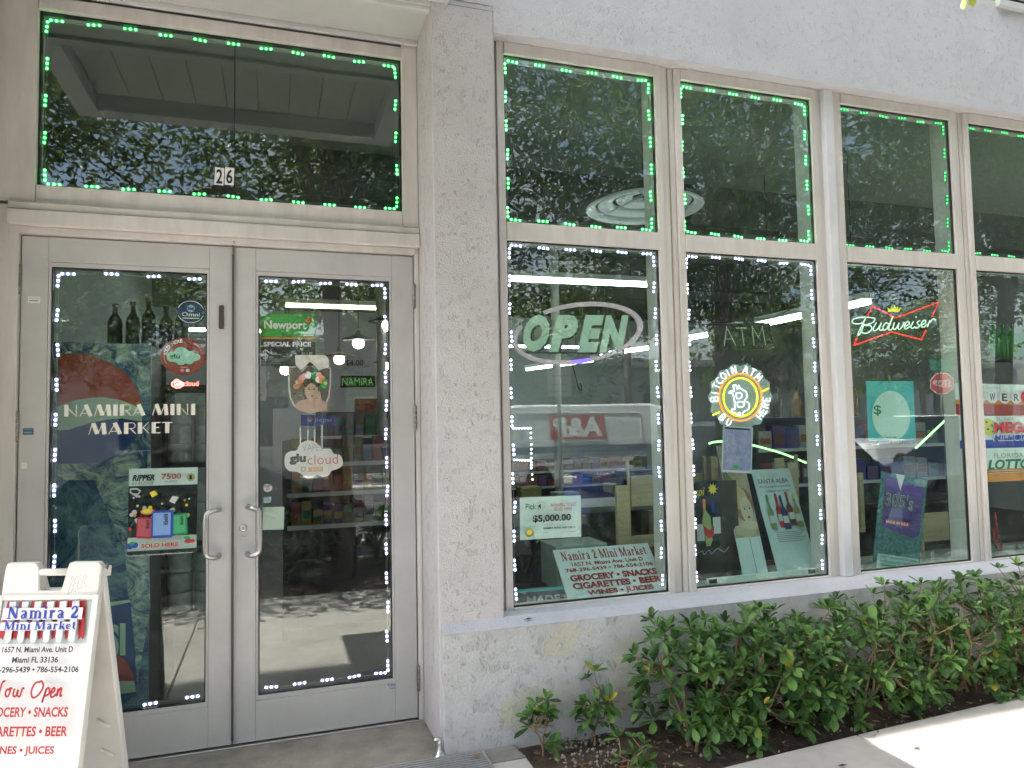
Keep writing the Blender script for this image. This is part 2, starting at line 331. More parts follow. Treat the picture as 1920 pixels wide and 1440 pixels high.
M_iceil = mat('shop_ceiling', (.27, .31, .28), .9); M_shelf = mat('shelf_metal', (.05, .05, .055), .5)
# ------------------------------------------------------------------ ground
def slab(pts, z0, z1, name, M, parent=None, bev=.006):
    return MB().prism([(x, y, z0) for x, y in pts], (0, 0, z1-z0)).build(name, M, parent, bevel=bev)
g = MB().add([(-300, -300, -.19), (300, -300, -.19), (300, 300, -.19), (-300, 300, -.19)], [(0, 1, 2, 3)]).build('ground', mat('far_ground', (.16, .16, .13), .95, var=.3, vscale=.3)); tag(g, kind='structure')
st = B(-60, -15.2, -.186, 60, -5.02, -.17).build('street', M_asph); tag(st, kind='structure')
sw = empty('sidewalk', (3, -2.4, -.15)); tag(sw, kind='structure')
B(-25, -3.13, -.186, 1.31, -.60, -.035).build('sidewalk_bed', mat('joint_dirt', (.16, .14, .12), .95), sw); B(1.31, -3.13, -.186, 30, -1.06, -.035).build('sidewalk_bed', mat('joint_dirt'), sw)
def edge_y(x): return -1.0+(x-2.06)*.075 if x < 3.2 else -.914+(x-3.2)*.06
xs = [-25, -20, -15, -10, -7.3, -4.7, -2.2, -.4, 1.31, 2.897, 4.42, 5.95, 7.5, 9.0, 10.5, 13, 16, 20, 25, 30]
for a, b in zip(xs[:-1], xs[1:]):
    a2, b2 = a+.004, b-.004
    if b <= 1.32: slab([(a2, -3.12), (b2, -3.12), (b2, -.603), (a2, -.603)], -.035, 0, 'paving_slab', M_conc, sw)
    else: slab([(a2, -3.12), (b2, -3.12), (b2, min(edge_y(b2), -.82)), (a2, min(edge_y(a2), -.82))], -.035, 0, 'paving_slab', M_conc, sw)
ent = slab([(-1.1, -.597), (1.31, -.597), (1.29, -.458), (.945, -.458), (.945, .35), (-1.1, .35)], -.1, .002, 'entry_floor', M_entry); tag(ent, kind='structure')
soil = B(1.0, -1.2, -.10, 30, -.44, -.055)
n_s = 60; so = MB()
vs = []; fs = []
nx, ny = 150, 9
for i in range(nx):
    for j in range(ny):
        x = 1.30+i*.06; y = -.44+(max(-1.05, min(edge_y(x), -.82))-.02+.44)*j/8
        vs.append((x, y, -.022+(.02*math.sin(x*5.1+j)*math.sin(x*2.3)+random.uniform(-.012, .016))*(1 if j < 6 else .3)-(.012 if j > 5 else 0)))
for i in range(nx-1):
    for j in range(ny-1): fs.append((i*ny+j, (i+1)*ny+j, (i+1)*ny+j+1, i*ny+j+1))
pl = MB().add(vs, fs).build('planter_soil', M_soil, smooth=True); tag(pl, kind='structure')
gr = MB()
for k in range(300):
    x = random.choice([random.uniform(1.42, 1.75), random.uniform(1.4, 5.2)]); y = random.uniform(-.97, -.5); r = random.uniform(.004, .011); z = .002+random.uniform(0, .01)
    gr.add([(x+r, y, z), (x, y+r, z), (x-r, y, z), (x, y-r*.8, z), (x, y, z+r), (x, y, z-r)], [(0, 1, 4), (1, 2, 4), (2, 3, 4), (3, 0, 4), (1, 0, 5), (2, 1, 5), (3, 2, 5), (0, 3, 5)])
tag(gr.build('gravel', mat('pebble', (.30, .27, .22), .85, var=.5, vscale=30)), 'pale pebbles scattered over the planter soil', 'gravel', kind='stuff')
B(-60, -4.9, -.186, 60, -3.135, -.03).build('tree_lawn', mat('mulch_strip', (.13, .09, .06), .95, var=.6, vscale=9, bump=1, bscale=30))['kind'] = 'structure'
B(-60, -5.03, -.186, 60, -4.905, -.01).build('kerb', mat('kerb_concrete', (.4, .38, .35), .9, var=.2), bevel=.015)['kind'] = 'structure'
B(-60, -20.5, -.186, 60, -15.2, -.03).build('far_sidewalk', M_conc)['kind'] = 'structure'
mk = empty('road_markings', (6, -10, -.168)); tag(mk, kind='structure')
for x in range(-22, 40, 4): B(x, -10.65, -.169, x+2.2, -10.5, -.166).build('lane_line', M_paintw, mk)
for x in np.arange(13.5, 17.5, .9): B(x, -14.6, -.169, x+.45, -5.4, -.166).build('crosswalk_bar', M_paintw, mk)
B(-30, -7.3, -.169, 12, -7.2, -.166).build('parking_line', M_paintw, mk)
# ------------------------------------------------------------------ the building
bld = empty('shop_building', (4, 0, 0)); tag(bld, 'pale stuccoed shop building with a recessed entrance and a low planter', 'building')
B(-12, -.40, 3.70, 30, 0, 14).build('upper_wall', M_wall, bld)
B(1.272, -.40, 3.565, 30, -.10, 3.70).build('window_lintel', M_wall, bld)
cl = B(.945, -.40, -.1, 1.272, .30, 3.697).build('column', M_col, bld, bevel=.006)
B(-12, -.40, -.1, -1.035, .30, 3.70).build('entry_side_wall', M_tan, bld, bevel=.006)
# base wall with a sloping ledge
MB().prism([(.952, -.452, -.1), (.952, -.452, .555), (.952, -.40, .592), (.952, -.30, .60), (.952, -.10, .60), (.952, -.10, -.1)], (29, 0, 0)).build('base_wall', M_base, bld, bevel=.004)
MB().prism([(.954, -.4535, .5545), (.954, -.4, .5935), (.954, -.322, .6), (.954, -.322, .569), (.954, -.4, .55)], (29, 0, 0)).build('sloping_ledge', M_ledge, bld)
M_patch = stucco('cream_patch_stucco', (.58, .56, .48), (.52, .50, .43), sc=.8, worm=1.1)
for k, q in enumerate(([(1060, 1168), (1095, 1178), (1068, 1232), (1008, 1228), (1030, 1200)], [(985, 1290), (1010, 1286), (1050, 1300), (1052, 1322), (1000, 1370), (938, 1366), (940, 1320)], [(1150, 1205), (1195, 1192), (1205, 1260), (1172, 1340), (1135, 1330)])):
    MB().add([P(x_, y_, -.4532) for x_, y_ in q], [tuple(range(len(q)))]).build('touch_up_patch', M_patch, bld)
B(-12, 0, 3.9, 30, 12, 14).build('upper_storeys', M_wall, bld)
B(-12, 12, -.1, 30, 12.3, 14).build('rear_wall', M_wall, bld)
B(-12.3, -.40, -.1, -12, 12.3, 14).build('end_wall', M_wall, bld); B(30, -.40, -.1, 30.3, 12.3, 14).build('end_wall', M_wall, bld)
# soffit over the recessed doors
B(-1.034, -.40, 3.645, .945, .10, 3.697).build('soffit', M_trim, bld, bevel=.003)
B(-1.034, -.395, 3.622, .945, -.36, 3.645).build('soffit_trim', M_trim, bld, bevel=.004)
B(-1.034, -.06, 3.62, .945, -.03, 3.645).build('soffit_trim', M_trim, bld, bevel=.004)
B(.947, -.4008, 3.668, 1.272, -.39, 3.671).build('hairline_crack', mat('crack_dark', (.2, .19, .18), .9), bld)
# interior shell
sh = empty('shop_interior', (4, 5, 0)); tag(sh, kind='structure')
B(-1.6, .35, -.1, 12, 10.4, -.002).build('shop_floor', M_ifloor, sh); B(-12, -.10, 3.85, 30, 11.9, 3.895).build('shop_ceiling', M_iceil, sh)
B(-1.7, 10.0, 0, 12, 10.15, 3.85).build('shop_back_wall', M_iwall, sh); B(-1.75, .30, 0, -1.6, 10, 3.85).build('shop_side_wall', M_iwall, sh)
B(11.5, -.1, 0, 11.6, 10, 3.85).build('shop_side_wall', M_iwall, sh)
B(.95, -.10, -.1, 12, .35, -.004).build('shop_floor_edge', M_ifloor, sh)
B(1.0, -.31, .575, 11.5, .12, .598).build('display_ledge', mat('ledge_board', (.25, .26, .25), .6), sh)
B(1.27, .28, 0, 11.5, .30, .59).build('display_front', M_shelf, sh)
for k, y in enumerate((2.2, 5.2, 8.2)): B(-1.6, y, 3.45, 11.5, y+.18, 3.85).build('ceiling_beam', mat('beam_grey', (.10, .12, .11), .8), sh)
# ------------------------------------------------------------------ canopy over the entrance
cn = empty('entrance_canopy', (0, -.95, 3.64)); tag(cn, 'flat canopy with a boarded underside above the shop doors', 'canopy')
B(.90, -1.50, 3.665, 1.03, -.403, 3.98).build('side_beam', M_trim, cn, bevel=.004); B(-1.05, -1.50, 3.665, -.92, -.403, 3.98).build('side_beam', M_trim, cn, bevel=.004)
B(-.92, -1.50, 3.665, .90, -1.37, 3.98).build('front_beam', M_trim, cn, bevel=.004); B(-.92, -.52, 3.665, .90, -.403, 3.98).build('back_beam', M_trim, cn, bevel=.004)
B(-.92, -.55, 3.735, .90, -.52, 3.77).build('rust_strip', M_rust, cn)
x = -.92
for k in range(9):
    B(x+.003, -1.369, 3.775, x+.199, -.52, 3.79).build('canopy_board', M_plank, cn, bevel=.003); x += .2022
B(-1.05, -1.5, 3.98, 1.03, -.403, 4.0).build('canopy_roof', M_trim, cn)
B(-.92, -1.37, 3.9, .9, -.52, 3.92).build('canopy_light_block', M_black, cn)  # unseen board added above the planks to block light
tx_ = MB(); tx_.prism([(.915, -.50, 3.664), (1.025, -.41, 3.664), (1.025, -.405, 3.664), (.91, -.495, 3.664)], (0, 0, -.003)); tx_.build('mitre_joint', M_wplas, cn)
# ------------------------------------------------------------------ storefront windows
WX = [(1.350, 2.247), (2.417, 3.325), (3.552, 4.449), (4.612, 5.51), (5.70, 6.60)]
ZL = (.610, 2.503); ZU = (2.598, 3.500); YF, YG = -.325, -.300
wl = ['window beside the column with the oval open sign inside', 'window with the round coin sign and leaning wine posters', 'window with the red bow-tie neon and purple poster', 'window with lottery posters at the edge of the picture', 'window beyond the lottery posters']
edges = [1.272, 2.338, 3.432, 4.533, 5.60, 6.75]
for i, (x0, x1) in enumerate(WX):
    r = empty('storefront_window', ((x0+x1)/2, YF, .571)); tag(r, 'beige-framed shop '+wl[i], 'window', 'tall storefront windows along the facade')
    e0, e1 = edges[i], edges[i+1]
    # jambs are stepped profiles
    for s, a, b in ((0, e0, x0), (1, x1, e1)):
        wdt = b-a
        if s == 0:
            B(a+.004, YF+.022, .60, a+.45*wdt, -.16, 3.563).build('jamb_back', M_frame, r, bevel=.002)
            B(a+.45*wdt+.003, YF+.006, .573, b, -.16, 3.563).build('jamb', M_frame, r, bevel=.003)
        else:
            B(a, YF+.006, .573, a+.42*wdt, -.16, 3.563).build('jamb', M_frame, r, bevel=.003)
            B(a+.42*wdt+.003, YF+.016, .60, b-.010, -.16, 3.563).build('jamb_back', M_frame, r, bevel=.002)
    B(x1+.62*(e1-x1), YF+.028, .60, e1+.02, -.17, 3.562).build('caulk_joint', M_caulk, r)
    B(x0+.001, YF, .571, x1-.001, -.22, ZL[0]).build('bottom_rail', M_frame, r, bevel=.003)
    B(x0+.001, YF, ZU[1], x1-.001, -.22, 3.563).build('head_rail', M_frame, r, bevel=.003)
    B(x0+.001, YF, ZL[1], x1-.001, -.22, ZU[0]).build('transom_bar', M_frame, r, bevel=.003)
    for (za, zb) in (ZL, ZU):
        edge_mb = MB()
        for (a, b, c, d) in ((x0, za, x0+.007, zb), (x1-.007, za, x1, zb), (x0+.007, za, x1-.007, za+.007), (x0+.007, zb-.007, x1-.007, zb)): edge_mb.box(a, YG-.004, b, c, YG+.012, d)
        edge_mb.build('gasket', M_edge_blk, r)  # black band for the shade where the pane edge recedes
        B(x0+.004, YG, za+.004, x1-.004, YG+.006, zb-.004).build('pane', M_gwin, r)
B(3.405, YF-.022, .60, 3.470, -.2, 3.563).build('storefront_post', mat('pale_post_paint', (.68, .68, .70), .5, var=.06), bevel=.004)
tag(bpy.data.objects['storefront_post'], 'pale grey square post between the second and third windows', 'post')
# ------------------------------------------------------------------ entrance frame, transom and doors
fr = empty('door_frame', (0, 0, 0)); tag(fr, 'painted metal frame surrounding the double shop doors', 'door frame')
B(-1.033, -.03, 0, -.922, .12, 2.60).build('jamb', M_frame, fr, bevel=.003); B(.918, -.012, 0, .943, .12, 2.60).build('jamb', M_frame, fr, bevel=.003)
B(-.965, -.032, 2.467, .918, .12, 2.50).build('door_stop', M_frame, fr, bevel=.003)
B(-.965, -.062, 2.50, .943, .12, 2.572).build('head_beam', M_frame, fr, bevel=.006); B(-.965, -.045, 2.575, .943, .12, 2.61).build('head_moulding', M_frame, fr, bevel=.005)
B(-.92, -.02, -.02, .918, .12, .007).build('threshold', M_steel, fr, bevel=.002)
B(-1.034, -.05, .0, -1.02, -.031, 3.64).build('rust_stained_edge', M_caulk, fr)
tr = empty('transom_window', (0, 0, 2.61)); tag(tr, 'wide transom window above the doors with street number plates', 'window')
T = (-.863, .859, 2.703, 3.555)
B(-1.033, -.02, 2.615, T[0], .10, 3.64).build('stile', M_frame, tr, bevel=.003); B(T[1], -.02, 2.615, .943, .10, 3.64).build('stile', M_frame, tr, bevel=.003)
B(T[0]+.001, -.017, 2.613, T[1]-.001, .1, T[2]).build('bottom_rail', M_frame, tr, bevel=.003); B(T[0]+.001, -.017, T[3], T[1]-.001, .1, 3.618).build('top_rail', M_frame, tr, bevel=.003)
B(T[0], .02, T[2], T[1], .026, T[3]).build('pane', M_gtran, tr)
edge_mb = MB()
for (a, b, c, d) in ((T[0], T[2], T[0]+.01, T[3]), (T[1]-.01, T[2], T[1], T[3]), (T[0]+.01, T[2], T[1]-.01, T[2]+.01), (T[0]+.01, T[3]-.01, T[1]-.01, T[3])): edge_mb.box(a, .012, b, c, .034, d)
edge_mb.build('gasket', M_edge_blk, tr)  # same painted edge shade around the transom pane
B(.004, .018, T[2], .007, .0275, T[3]).build('butt_joint', M_edge_blk, tr)
def door(side):
    x0, x1 = (-.917, -.004) if side < 0 else (.004, .912)
    gl = (-.797, -.121) if side < 0 else (.120, .785)
    zt, zb, gt, gb = 2.462, .012, 2.323, .226
    d = empty('shop_door', ((x0+x1)/2, 0, zb))
    tag(d, 'grey aluminium glass door leaf with '+('the painted shop name' if side < 0 else 'the hanging cloud sign behind it'), 'door', 'pair of entrance doors')
    M = M_door
    B(x0, 0, zb, gl[0]-.012, .045, zt).build('stile', M, d, bevel=.0025); B(gl[1]+.012, 0, zb, x1, .045, zt).build('stile', M, d, bevel=.0025)
    B(gl[0]-.0115, .0008, zb, gl[1]+.0115, .045, gb-.022).build('bottom_rail', M, d, bevel=.002); B(gl[0]-.0115, .0008, gt+.022, gl[1]+.0115, .045, zt).build('top_rail', M, d, bevel=.002)
    bd = MB()
    for (a, b, c, e) in ((gl[0]-.011, gb-.021, gl[0], gt+.021), (gl[1], gb-.021, gl[1]+.011, gt+.021), (gl[0], gb-.021, gl[1], gb), (gl[0], gt, gl[1], gt+.021)): bd.box(a, .004, b, c, .042, e)
    bd.build('glazing_bead', M, d, bevel=.002)
    edge_mb = MB()
    for (a, b, c, e) in ((gl[0], gb, gl[0]+.006, gt), (gl[1]-.006, gb, gl[1], gt), (gl[0]+.006, gb, gl[1]-.006, gb+.006), (gl[0]+.006, gt-.006, gl[1]-.006, gt)): edge_mb.box(a, .012, b, c, .04, e)
    edge_mb.build('gasket', M_edge_blk, d)  # black strip standing in for shade at the door glass edge
    B(gl[0]+.001, .020, gb+.001, gl[1]-.001, .026, gt-.001).build('pane', M_gdoorl if side < 0 else M_gdoor, d)
    # pull handle: a bent tube standing off the stile
    hx = -.062 if side < 0 else .072; out = -.085; off = -1 if side < 0 else 1
    hz0, hz1 = (P(400, 955, 0).z, P(400, 1042, 0).z) if side < 0 else (P(470, 950, 0).z, P(470, 1038, 0).z)
    xo = hx-.055 if side < 0 else hx+.055
    pts = [(hx, 0, hz0), (hx-.0*off, -.03, hz0), (hx+(xo-hx)*.35, -.062, hz0), (xo-(xo-hx)*.15, -.072, hz0-.012), (xo, -.074, hz0-.045), (xo, -.074, hz1+.045), (xo-(xo-hx)*.15, -.072, hz1+.012), (hx+(xo-hx)*.35, -.062, hz1), (hx, -.03, hz1), (hx, 0, hz1)]
    MB().tube(smooth_path(pts, 4), .0125, n=12).build('pull_handle', M_steel, d, smooth=True)
    hxg = x0-.004 if side < 0 else x1+.004
    for pz in (0, 1, 2):
        zc = [P(40, 525, 0).z, P(38, 800, 0).z, .36][pz] if side < 0 else [P(776, 556, 0).z, P(780, 783, 0).z, P(783, 1270, 0).z][pz]
        hb = MB()
        for q in range(5): hb.lathe([(.0085, zc-.065+q*.026+.001), (.0085, zc-.065+(q+1)*.026-.001)], (hxg, -.012, 0), n=12)
        hb.lathe([(.003, zc-.069), (.006, zc-.066)], (hxg, -.012, 0), n=10); hb.lathe([(.006, zc+.066), (.003, zc+.071)], (hxg, -.012, 0), n=10)
        hb.build('hinge', M_hinge, d, smooth=False)
    if side > 0:
        c = P(456, 990, 0)
        lk = MB().lathe([(.0, -.008), (.012, -.008), (.0185, -.005), (.019, 0)], (c.x, 0, c.z), n=24, axis='y').build('lock_cylinder', M_steel, d, smooth=True)
        MB().box(c.x-.0015, -.0095, c.z-.008, c.x+.0015, -.008, c.z+.006).build('key_slot', M_black, d)
        B(-.004, -.014, zb+.02, .006, 0, 2.463).build('astragal', mat('dark_weatherstrip', (.08, .075, .07), .6), d)
        hk = MB().tube(smooth_path([(0, -.012, 2.42), (0, -.014, 2.455), (-.004, -.018, 2.475), (.004, -.03, 2.482), (.008, -.036, 2.472)]), .004).build('hook', M_hinge, d, smooth=True)
    else:
        B(-.066, -.009, P(413, 617, 0).z, -.042, 0, P(413, 573, 0).z).build('latch_cover', mat('brown_metal', (.07, .045, .04), .5), d, bevel=.004)
    return d
dL, dR = door(-1), door(1)
def sticker(name, label, cat, px, py, w, h, Y, M, parts=(), shape=None, group=None):
    """a rectangular sign w x h metres centred on a point of the facade"""
    c = P(px, py, Y)
    return Board(name, label, cat, c+Vector((-w/2, 0, h/2)), c+Vector((w/2, 0, h/2)), c+Vector((-w/2, 0, -h/2)), M, .001, group, shape)
# ------------------------------------------------------------------ LED strips
me_led = {}
def led_mesh(on, hd):
    k = (on.name, hd.name)
    if k in me_led: return me_led[k]
    mb = MB(); mb.box(-.034, 0, -.0075, .034, .005, .0075, 0)
    for x in (-.024, 0, .024): mb.lathe([(.0062, 0), (.0058, -.003), (.0035, -.005), (.0005, -.0056)], (x, 0, 0), n=8, axis='y', mi=1)
    me = bpy.data.meshes.new('led_module'); me.from_pydata(mb.v, [], mb.f); me.polygons.foreach_set('material_index', mb.mi); me.materials.append(hd); me.materials.append(on)
    me_led[k] = me; return me
G_on = glow('green_led_lit', (.10, 1, .22), 3.5); G_hd = glow('green_led_lens', (.0, .5, .05), .13)
W_on = glow('white_led_lit', (.88, .88, 1), 3); W_hd = glow('white_led_lens', (.30, .30, .62), .12)
D_on = glow('dim_green_led', (.1, .7, .2), .9); D_hd = glow('dim_green_lens', (.0, .4, .08), .12)
O_on = mat('unlit_led', (.5, .55, .52), .4); O_hd = mat('unlit_led_case', (.25, .3, .28), .4)
def led_strip(label, rect, Y, sides, on, hd, pitch=.165, ins=.016):
    x0, x1, z0, z1 = rect; r = empty('led_strip', (x0, Y, z0)); tag(r, label, 'light strip', 'strips of LED modules around the panes')
    me = led_mesh(on, hd)
    for s in sides:
        L = (x1-x0) if s[0] in 'tb' else (z1-z0); n = max(2, round((L-.1)/pitch)+1)
        lo, hi = (float(s[1:].split('-')[0])/100, float(s[1:].split('-')[1])/100) if len(s) > 1 else (0, 1)
        wire = MB()
        for k in range(n):
            f = (.055+(L-.11)*k/(n-1))
            if not lo <= f/L <= hi: continue
            o = bpy.data.objects.new('led_module', me); COL.objects.link(o); o.parent = r
            j = random.uniform(-.005, .005)
            if s[0] in 'tb': o.location = (f, 0, (z1-z0-ins if s[0] == 't' else ins)+j); o.rotation_euler = (0, random.uniform(-.09, .09), 0)
            else: o.location = ((ins if s[0] == 'l' else x1-x0-ins)+j, 0, f); o.rotation_euler = (0, math.pi/2+random.uniform(-.1, .1), 0)
        a, b = L*lo+.01, L*hi-.01
        if s[0] in 'tb': z = z0+(z1-z0-ins if s[0] == 't' else ins); pts = [(x0+a+(b-a)*q/12, Y+.004, z+random.uniform(-.003, .003)) for q in range(13)]
        else: x = x0+(ins if s[0] == 'l' else x1-x0-ins); pts = [(x+random.uniform(-.003, .003), Y+.004, z0+a+(b-a)*q/12) for q in range(13)]
        MB().tube(pts, .0012, n=5).build('wire', mat('clear_wire', (.35, .35, .36), .4), r)
TR_ = (T[0]+.008, T[1]-.008, T[2]+.008, T[3]-.008)
led_strip('bright green LED strip lining the transom above the doors', TR_, .034, ['t', 'l', 'r', 'b'], G_on, G_hd)
led_strip('white LED strip down the glass of the door with the shop name', (-.791, -.127, .232, 2.317), .034, ['t', 'l', 'b'], W_on, W_hd)
led_strip('white LED strip round the glass of the door with the cloud sign', (.126, .779, .232, 2.317), .034, ['t', 'r', 'b'], W_on, W_hd, .158)
for i in range(4):
    x0, x1 = WX[i]; nm = ['first', 'second', 'third', 'fourth'][i]
    on, hd = (G_on, G_hd) if i < 2 else (D_on, D_hd)
    led_strip(('bright' if i < 2 else 'dim')+' green LED strip in the upper pane of the %s window from the column' % nm, (x0+.006, x1-.006, ZU[0]+.006, ZU[1]-.006), YG+.016, [['t', 'l', 'r', 'b'], ['t', 'l', 'r', 'b'], ['t', 'r', 'b'], ['t', 'b']][i], on, hd, .152)
    on, hd = (W_on, W_hd) if i < 2 else (O_on, O_hd)
    led_strip(('white' if i < 2 else 'unlit')+' LED strip in the lower pane of the %s window from the column' % nm, (x0+.006, x1-.006, ZL[0]+.006, ZL[1]-.006), YG+.016, [['t', 'l', 'r'], ['t', 'l', 'r'], ['t'], ['t']][i], on, hd, .152 if i < 2 else .14)
def crop(x0, y0, s): return lambda x, y: (x0+x/s, y0+y/s)
cA = crop(0, 430, 3.064); cB = crop(400, 430, 3.063); cL = crop(0, 860, 2.482)
c1u = crop(900, 430, 3.892); c1l = crop(900, 740, 3.272); c2u = crop(1260, 430, 3.892); c2l = crop(1260, 740, 3.6); c3u = crop(1560, 470, 4.364); c3l = crop(1560, 760, 3.789)
def pb(name, label, cat, c, TL, TR, BL, Y, M, thick=.003, group=None, shape=None, Ytop=None):
    return Board(name, label, cat, P(*c(*TL), Y), P(*c(*TR), Y), P(*c(*BL), Y), M, thick, group, shape)
idn = lambda x, y: (x, y)
# ---- street number plates in the transom
for ch, x in (('2', 411), ('6', 430)):
    b = pb('number_plate', 'small white plate with a black %s in the transom' % {'2': 'numeral two', '6': 'numeral six'}[ch], 'number plate', idn, (x-9, 313), (x+8, 313+2), (x-9, 346), .0175, M_white, .001, 'street number plates')
    b.txt(ch, .16, .1, .84, .92, M_black, .02)
# ---- shop name painted on the glass
sn = empty('window_lettering', P(240, 815, .018)); tag(sn, 'cream display capitals of the shop name on the door glass', 'lettering')
M_cream = mat('cream_vinyl', (.80, .77, .68), .5)
def glass_text(font, t, x0, y0, x1, y1, Y, root, M):
    a, b = P(x0, y1, Y), P(x1, y0, Y); stx, W = strokes(font, t); x = 0
    sx = (b.x-a.x)/W; sz = b.z-a.z
    for ch in t:
        adv, stl = font[ch]; mb = MB()
        for k, (wd, pts) in enumerate(stl):
            tmp = MB(); ribbon([(x+q[0], q[1]) for q in pts], wd, tmp, 0); mb.add([(a.x+p[0]*sx, Y-.00006*k, a.z+p[2]*sz) for p in tmp.v], tmp.f)
        if stl: mb.build('letter', M, root)
        x += adv+.04
glass_text(BROAD, 'NAMIRA MINI', 119, 757, 369, 781, .018, sn, M_cream)
glass_text(BROAD, 'MARKET', 165, 791, 325, 815, .018, sn, M_cream)
# ---- stickers on the left door
b = sticker('round_sticker', 'round navy sticker near the top of the shop-name door', 'sticker', 358, 585, .137, .123, .028, M_navy, shape=[(.5+.5*math.cos(2*math.pi*k/30), .5+.5*math.sin(2*math.pi*k/30)) for k in range(30)])
b.txt('Omni', .2, .52, .8, .68, M_white, .012); b.disc(.5, .36, .13, .15, mat('pale_blue_print', (.35, .5, .75), .5)); b.line([(.4, .3), (.5, .4), (.6, .3)], .006, M_navy); b.line([(.4, .42), (.5, .34), (.6, .44)], .006, M_navy); b.line([(.22, .76), (.78, .76)], .004, M_white)
b.line(_c(.5, .5, .44, .44, 200, 340, 14), .003, M_white); b.line(_c(.5, .5, .44, .44, 20, 160, 14), .003, M_white)
def arc_text(b, t, cu, cv, ru, rv, a0, a1, h, M, bold=.01):
    for k, ch in enumerate(t):
        if ch == ' ': continue
        a = math.radians(a0+(a1-a0)*(k+.5)/len(t)); v, f = glyphs(ch, bold); mn, mx = v.min(0), v.max(0); q = v-(mn+mx)/2; q = q*h/.72
        x = math.cos(a); z = math.sin(a); th = a-math.pi/2; R = np.array([[math.cos(th), -math.sin(th)], [math.sin(th), math.cos(th)]]); q = q@R.T
        MB().add([(cu*b.w+x*ru*b.w+p[0], -.0009*(b.L+1), (1-cv)*b.h+z*rv*b.h+p[1]) for p in q], f).build('letter', M, b.o)
    b.L += 1
cloud = [(.02,.52),(.04,.38),(.12,.3),(.22,.28),(.28,.12),(.4,.03),(.52,.06),(.6,.16),(.66,.24),(.78,.24),(.84,.36),(.94,.4),(.99,.54),(.97,.68),(.88,.76),(.8,.8),(.76,.9),(.66,.95),(.56,.9),(.5,.97),(.38,.98),(.3,.88),(.22,.82),(.1,.8),(.03,.68)]
def cl_pts(u0, v0, u1, v1): return [(u0+(u1-u0)*a, v0+(v1-v0)*c) for a, c in [tuple(q) for q in smooth_path(cloud+[cloud[0]], 3)][:-1]]
M_oldred = mat('faded_red_print', (.38, .05, .05), .5)
b = sticker('round_sticker', 'round red sticker with a pale cloud on the shop-name door', 'sticker', 344, 668, .205, .186, .028, M_oldred, shape=[(.5+.5*math.cos(2*math.pi*k/34), .5+.5*math.sin(2*math.pi*k/34)) for k in range(34)])
b.poly(cl_pts(.12, .24, .88, .74), M_mint, 'cloud_print'); b.txt('glu', .2, .44, .42, .6, M_black, .02); b.txt('cloud', .44, .43, .82, .56, M_lgrey, .0)
arc_text(b, 'SOLD HERE', .5, .5, .40, .41, 178, 92, .017, M_white, .02); b.line(_c(.5, .5, .42, .42, -60, -20, 8), .003, M_pink); b.line(_c(.5, .5, .42, .42, 150, 200, 8), .003, M_pink); b.rect(.43, .78, .6, .81, M_pink); b.disc(.48, .88, .045, .045, M_pink); b.disc(.6, .88, .045, .045, M_lgrey)
ne = empty('neon_cloud_sign', P(347, 728, .35)); tag(ne, 'small glowing red cloud sign behind the shop-name door', 'sign')
N_red = glow('red_neon', (1, .12, .1), 2.2)
cp = [P(*cA(987+(1145-987)*a*.42, 862+(912-862)*c), .35) for a, c in [tuple(q) for q in smooth_path(cloud+[cloud[0]], 2)][:-1]]
neon(ne, cp, .004, N_red, 'neon_outline', sm=False, closed=True)
def tube_text(root, t, TL, BR, Y, M, bold=.0, name='lettering', th=.0):
    a, c = P(*TL, Y), P(*BR, Y); v, f = glyphs(t, bold); mn, mx = v.min(0), v.max(0); q = (v-mn)/(mx-mn)
    mb = MB().add([(a.x+(c.x-a.x)*p[0], Y, c.z+(a.z-c.z)*p[1]) for p in q], f); return mb.build(name, M, root)
tube_text(ne, 'Glu', cA(1000, 872), cA(1052, 900), .345, glow('pink_neon', (1, .5, .45), 2.0), .015); tube_text(ne, 'cloud', cA(1055, 872), cA(1140, 900), .345, N_red, .01)
for (x, y, ww, hh, lab, M) in ((64, 562, .05, .03, 'small white instruction label near the top of the left door stile', M_white), (53, 809, .042, .03, 'small blue label on the left door stile by the hinge', mat('label_blue', (.04, .13, .22), .5)), (45, 873, .024, .028, 'tiny blank cream tag low on the left door stile', M_cream)):
    b = sticker('label', lab, 'label', x, y, ww, hh, -.0015, M, group='labels on the door stiles')
    if M is not M_cream: b.rect(.12, .2, .88, .28, M_grey); b.rect(.12, .55, .85, .75, M_grey)
b = sticker('label', 'small blue-lettered maker label under the right door glass', 'label', 735, 1287, .058, .03, -.0015, M_lgrey, group='labels on the door stiles'); b.txt('CRL', .1, .05, .9, .38, M_blue, .03, .2); b.rect(.25, .5, .9, .6, M_grey); b.rect(.25, .75, .9, .9, M_grey)
b = sticker('label', 'tiny printed label below the lock cylinder', 'label', 456, 1005, .048, .022, -.0015, M_lgrey, group='labels on the door stiles'); b.rect(.1, .2, .9, .35, M_grey); b.rect(.1, .55, .9, .7, M_grey)
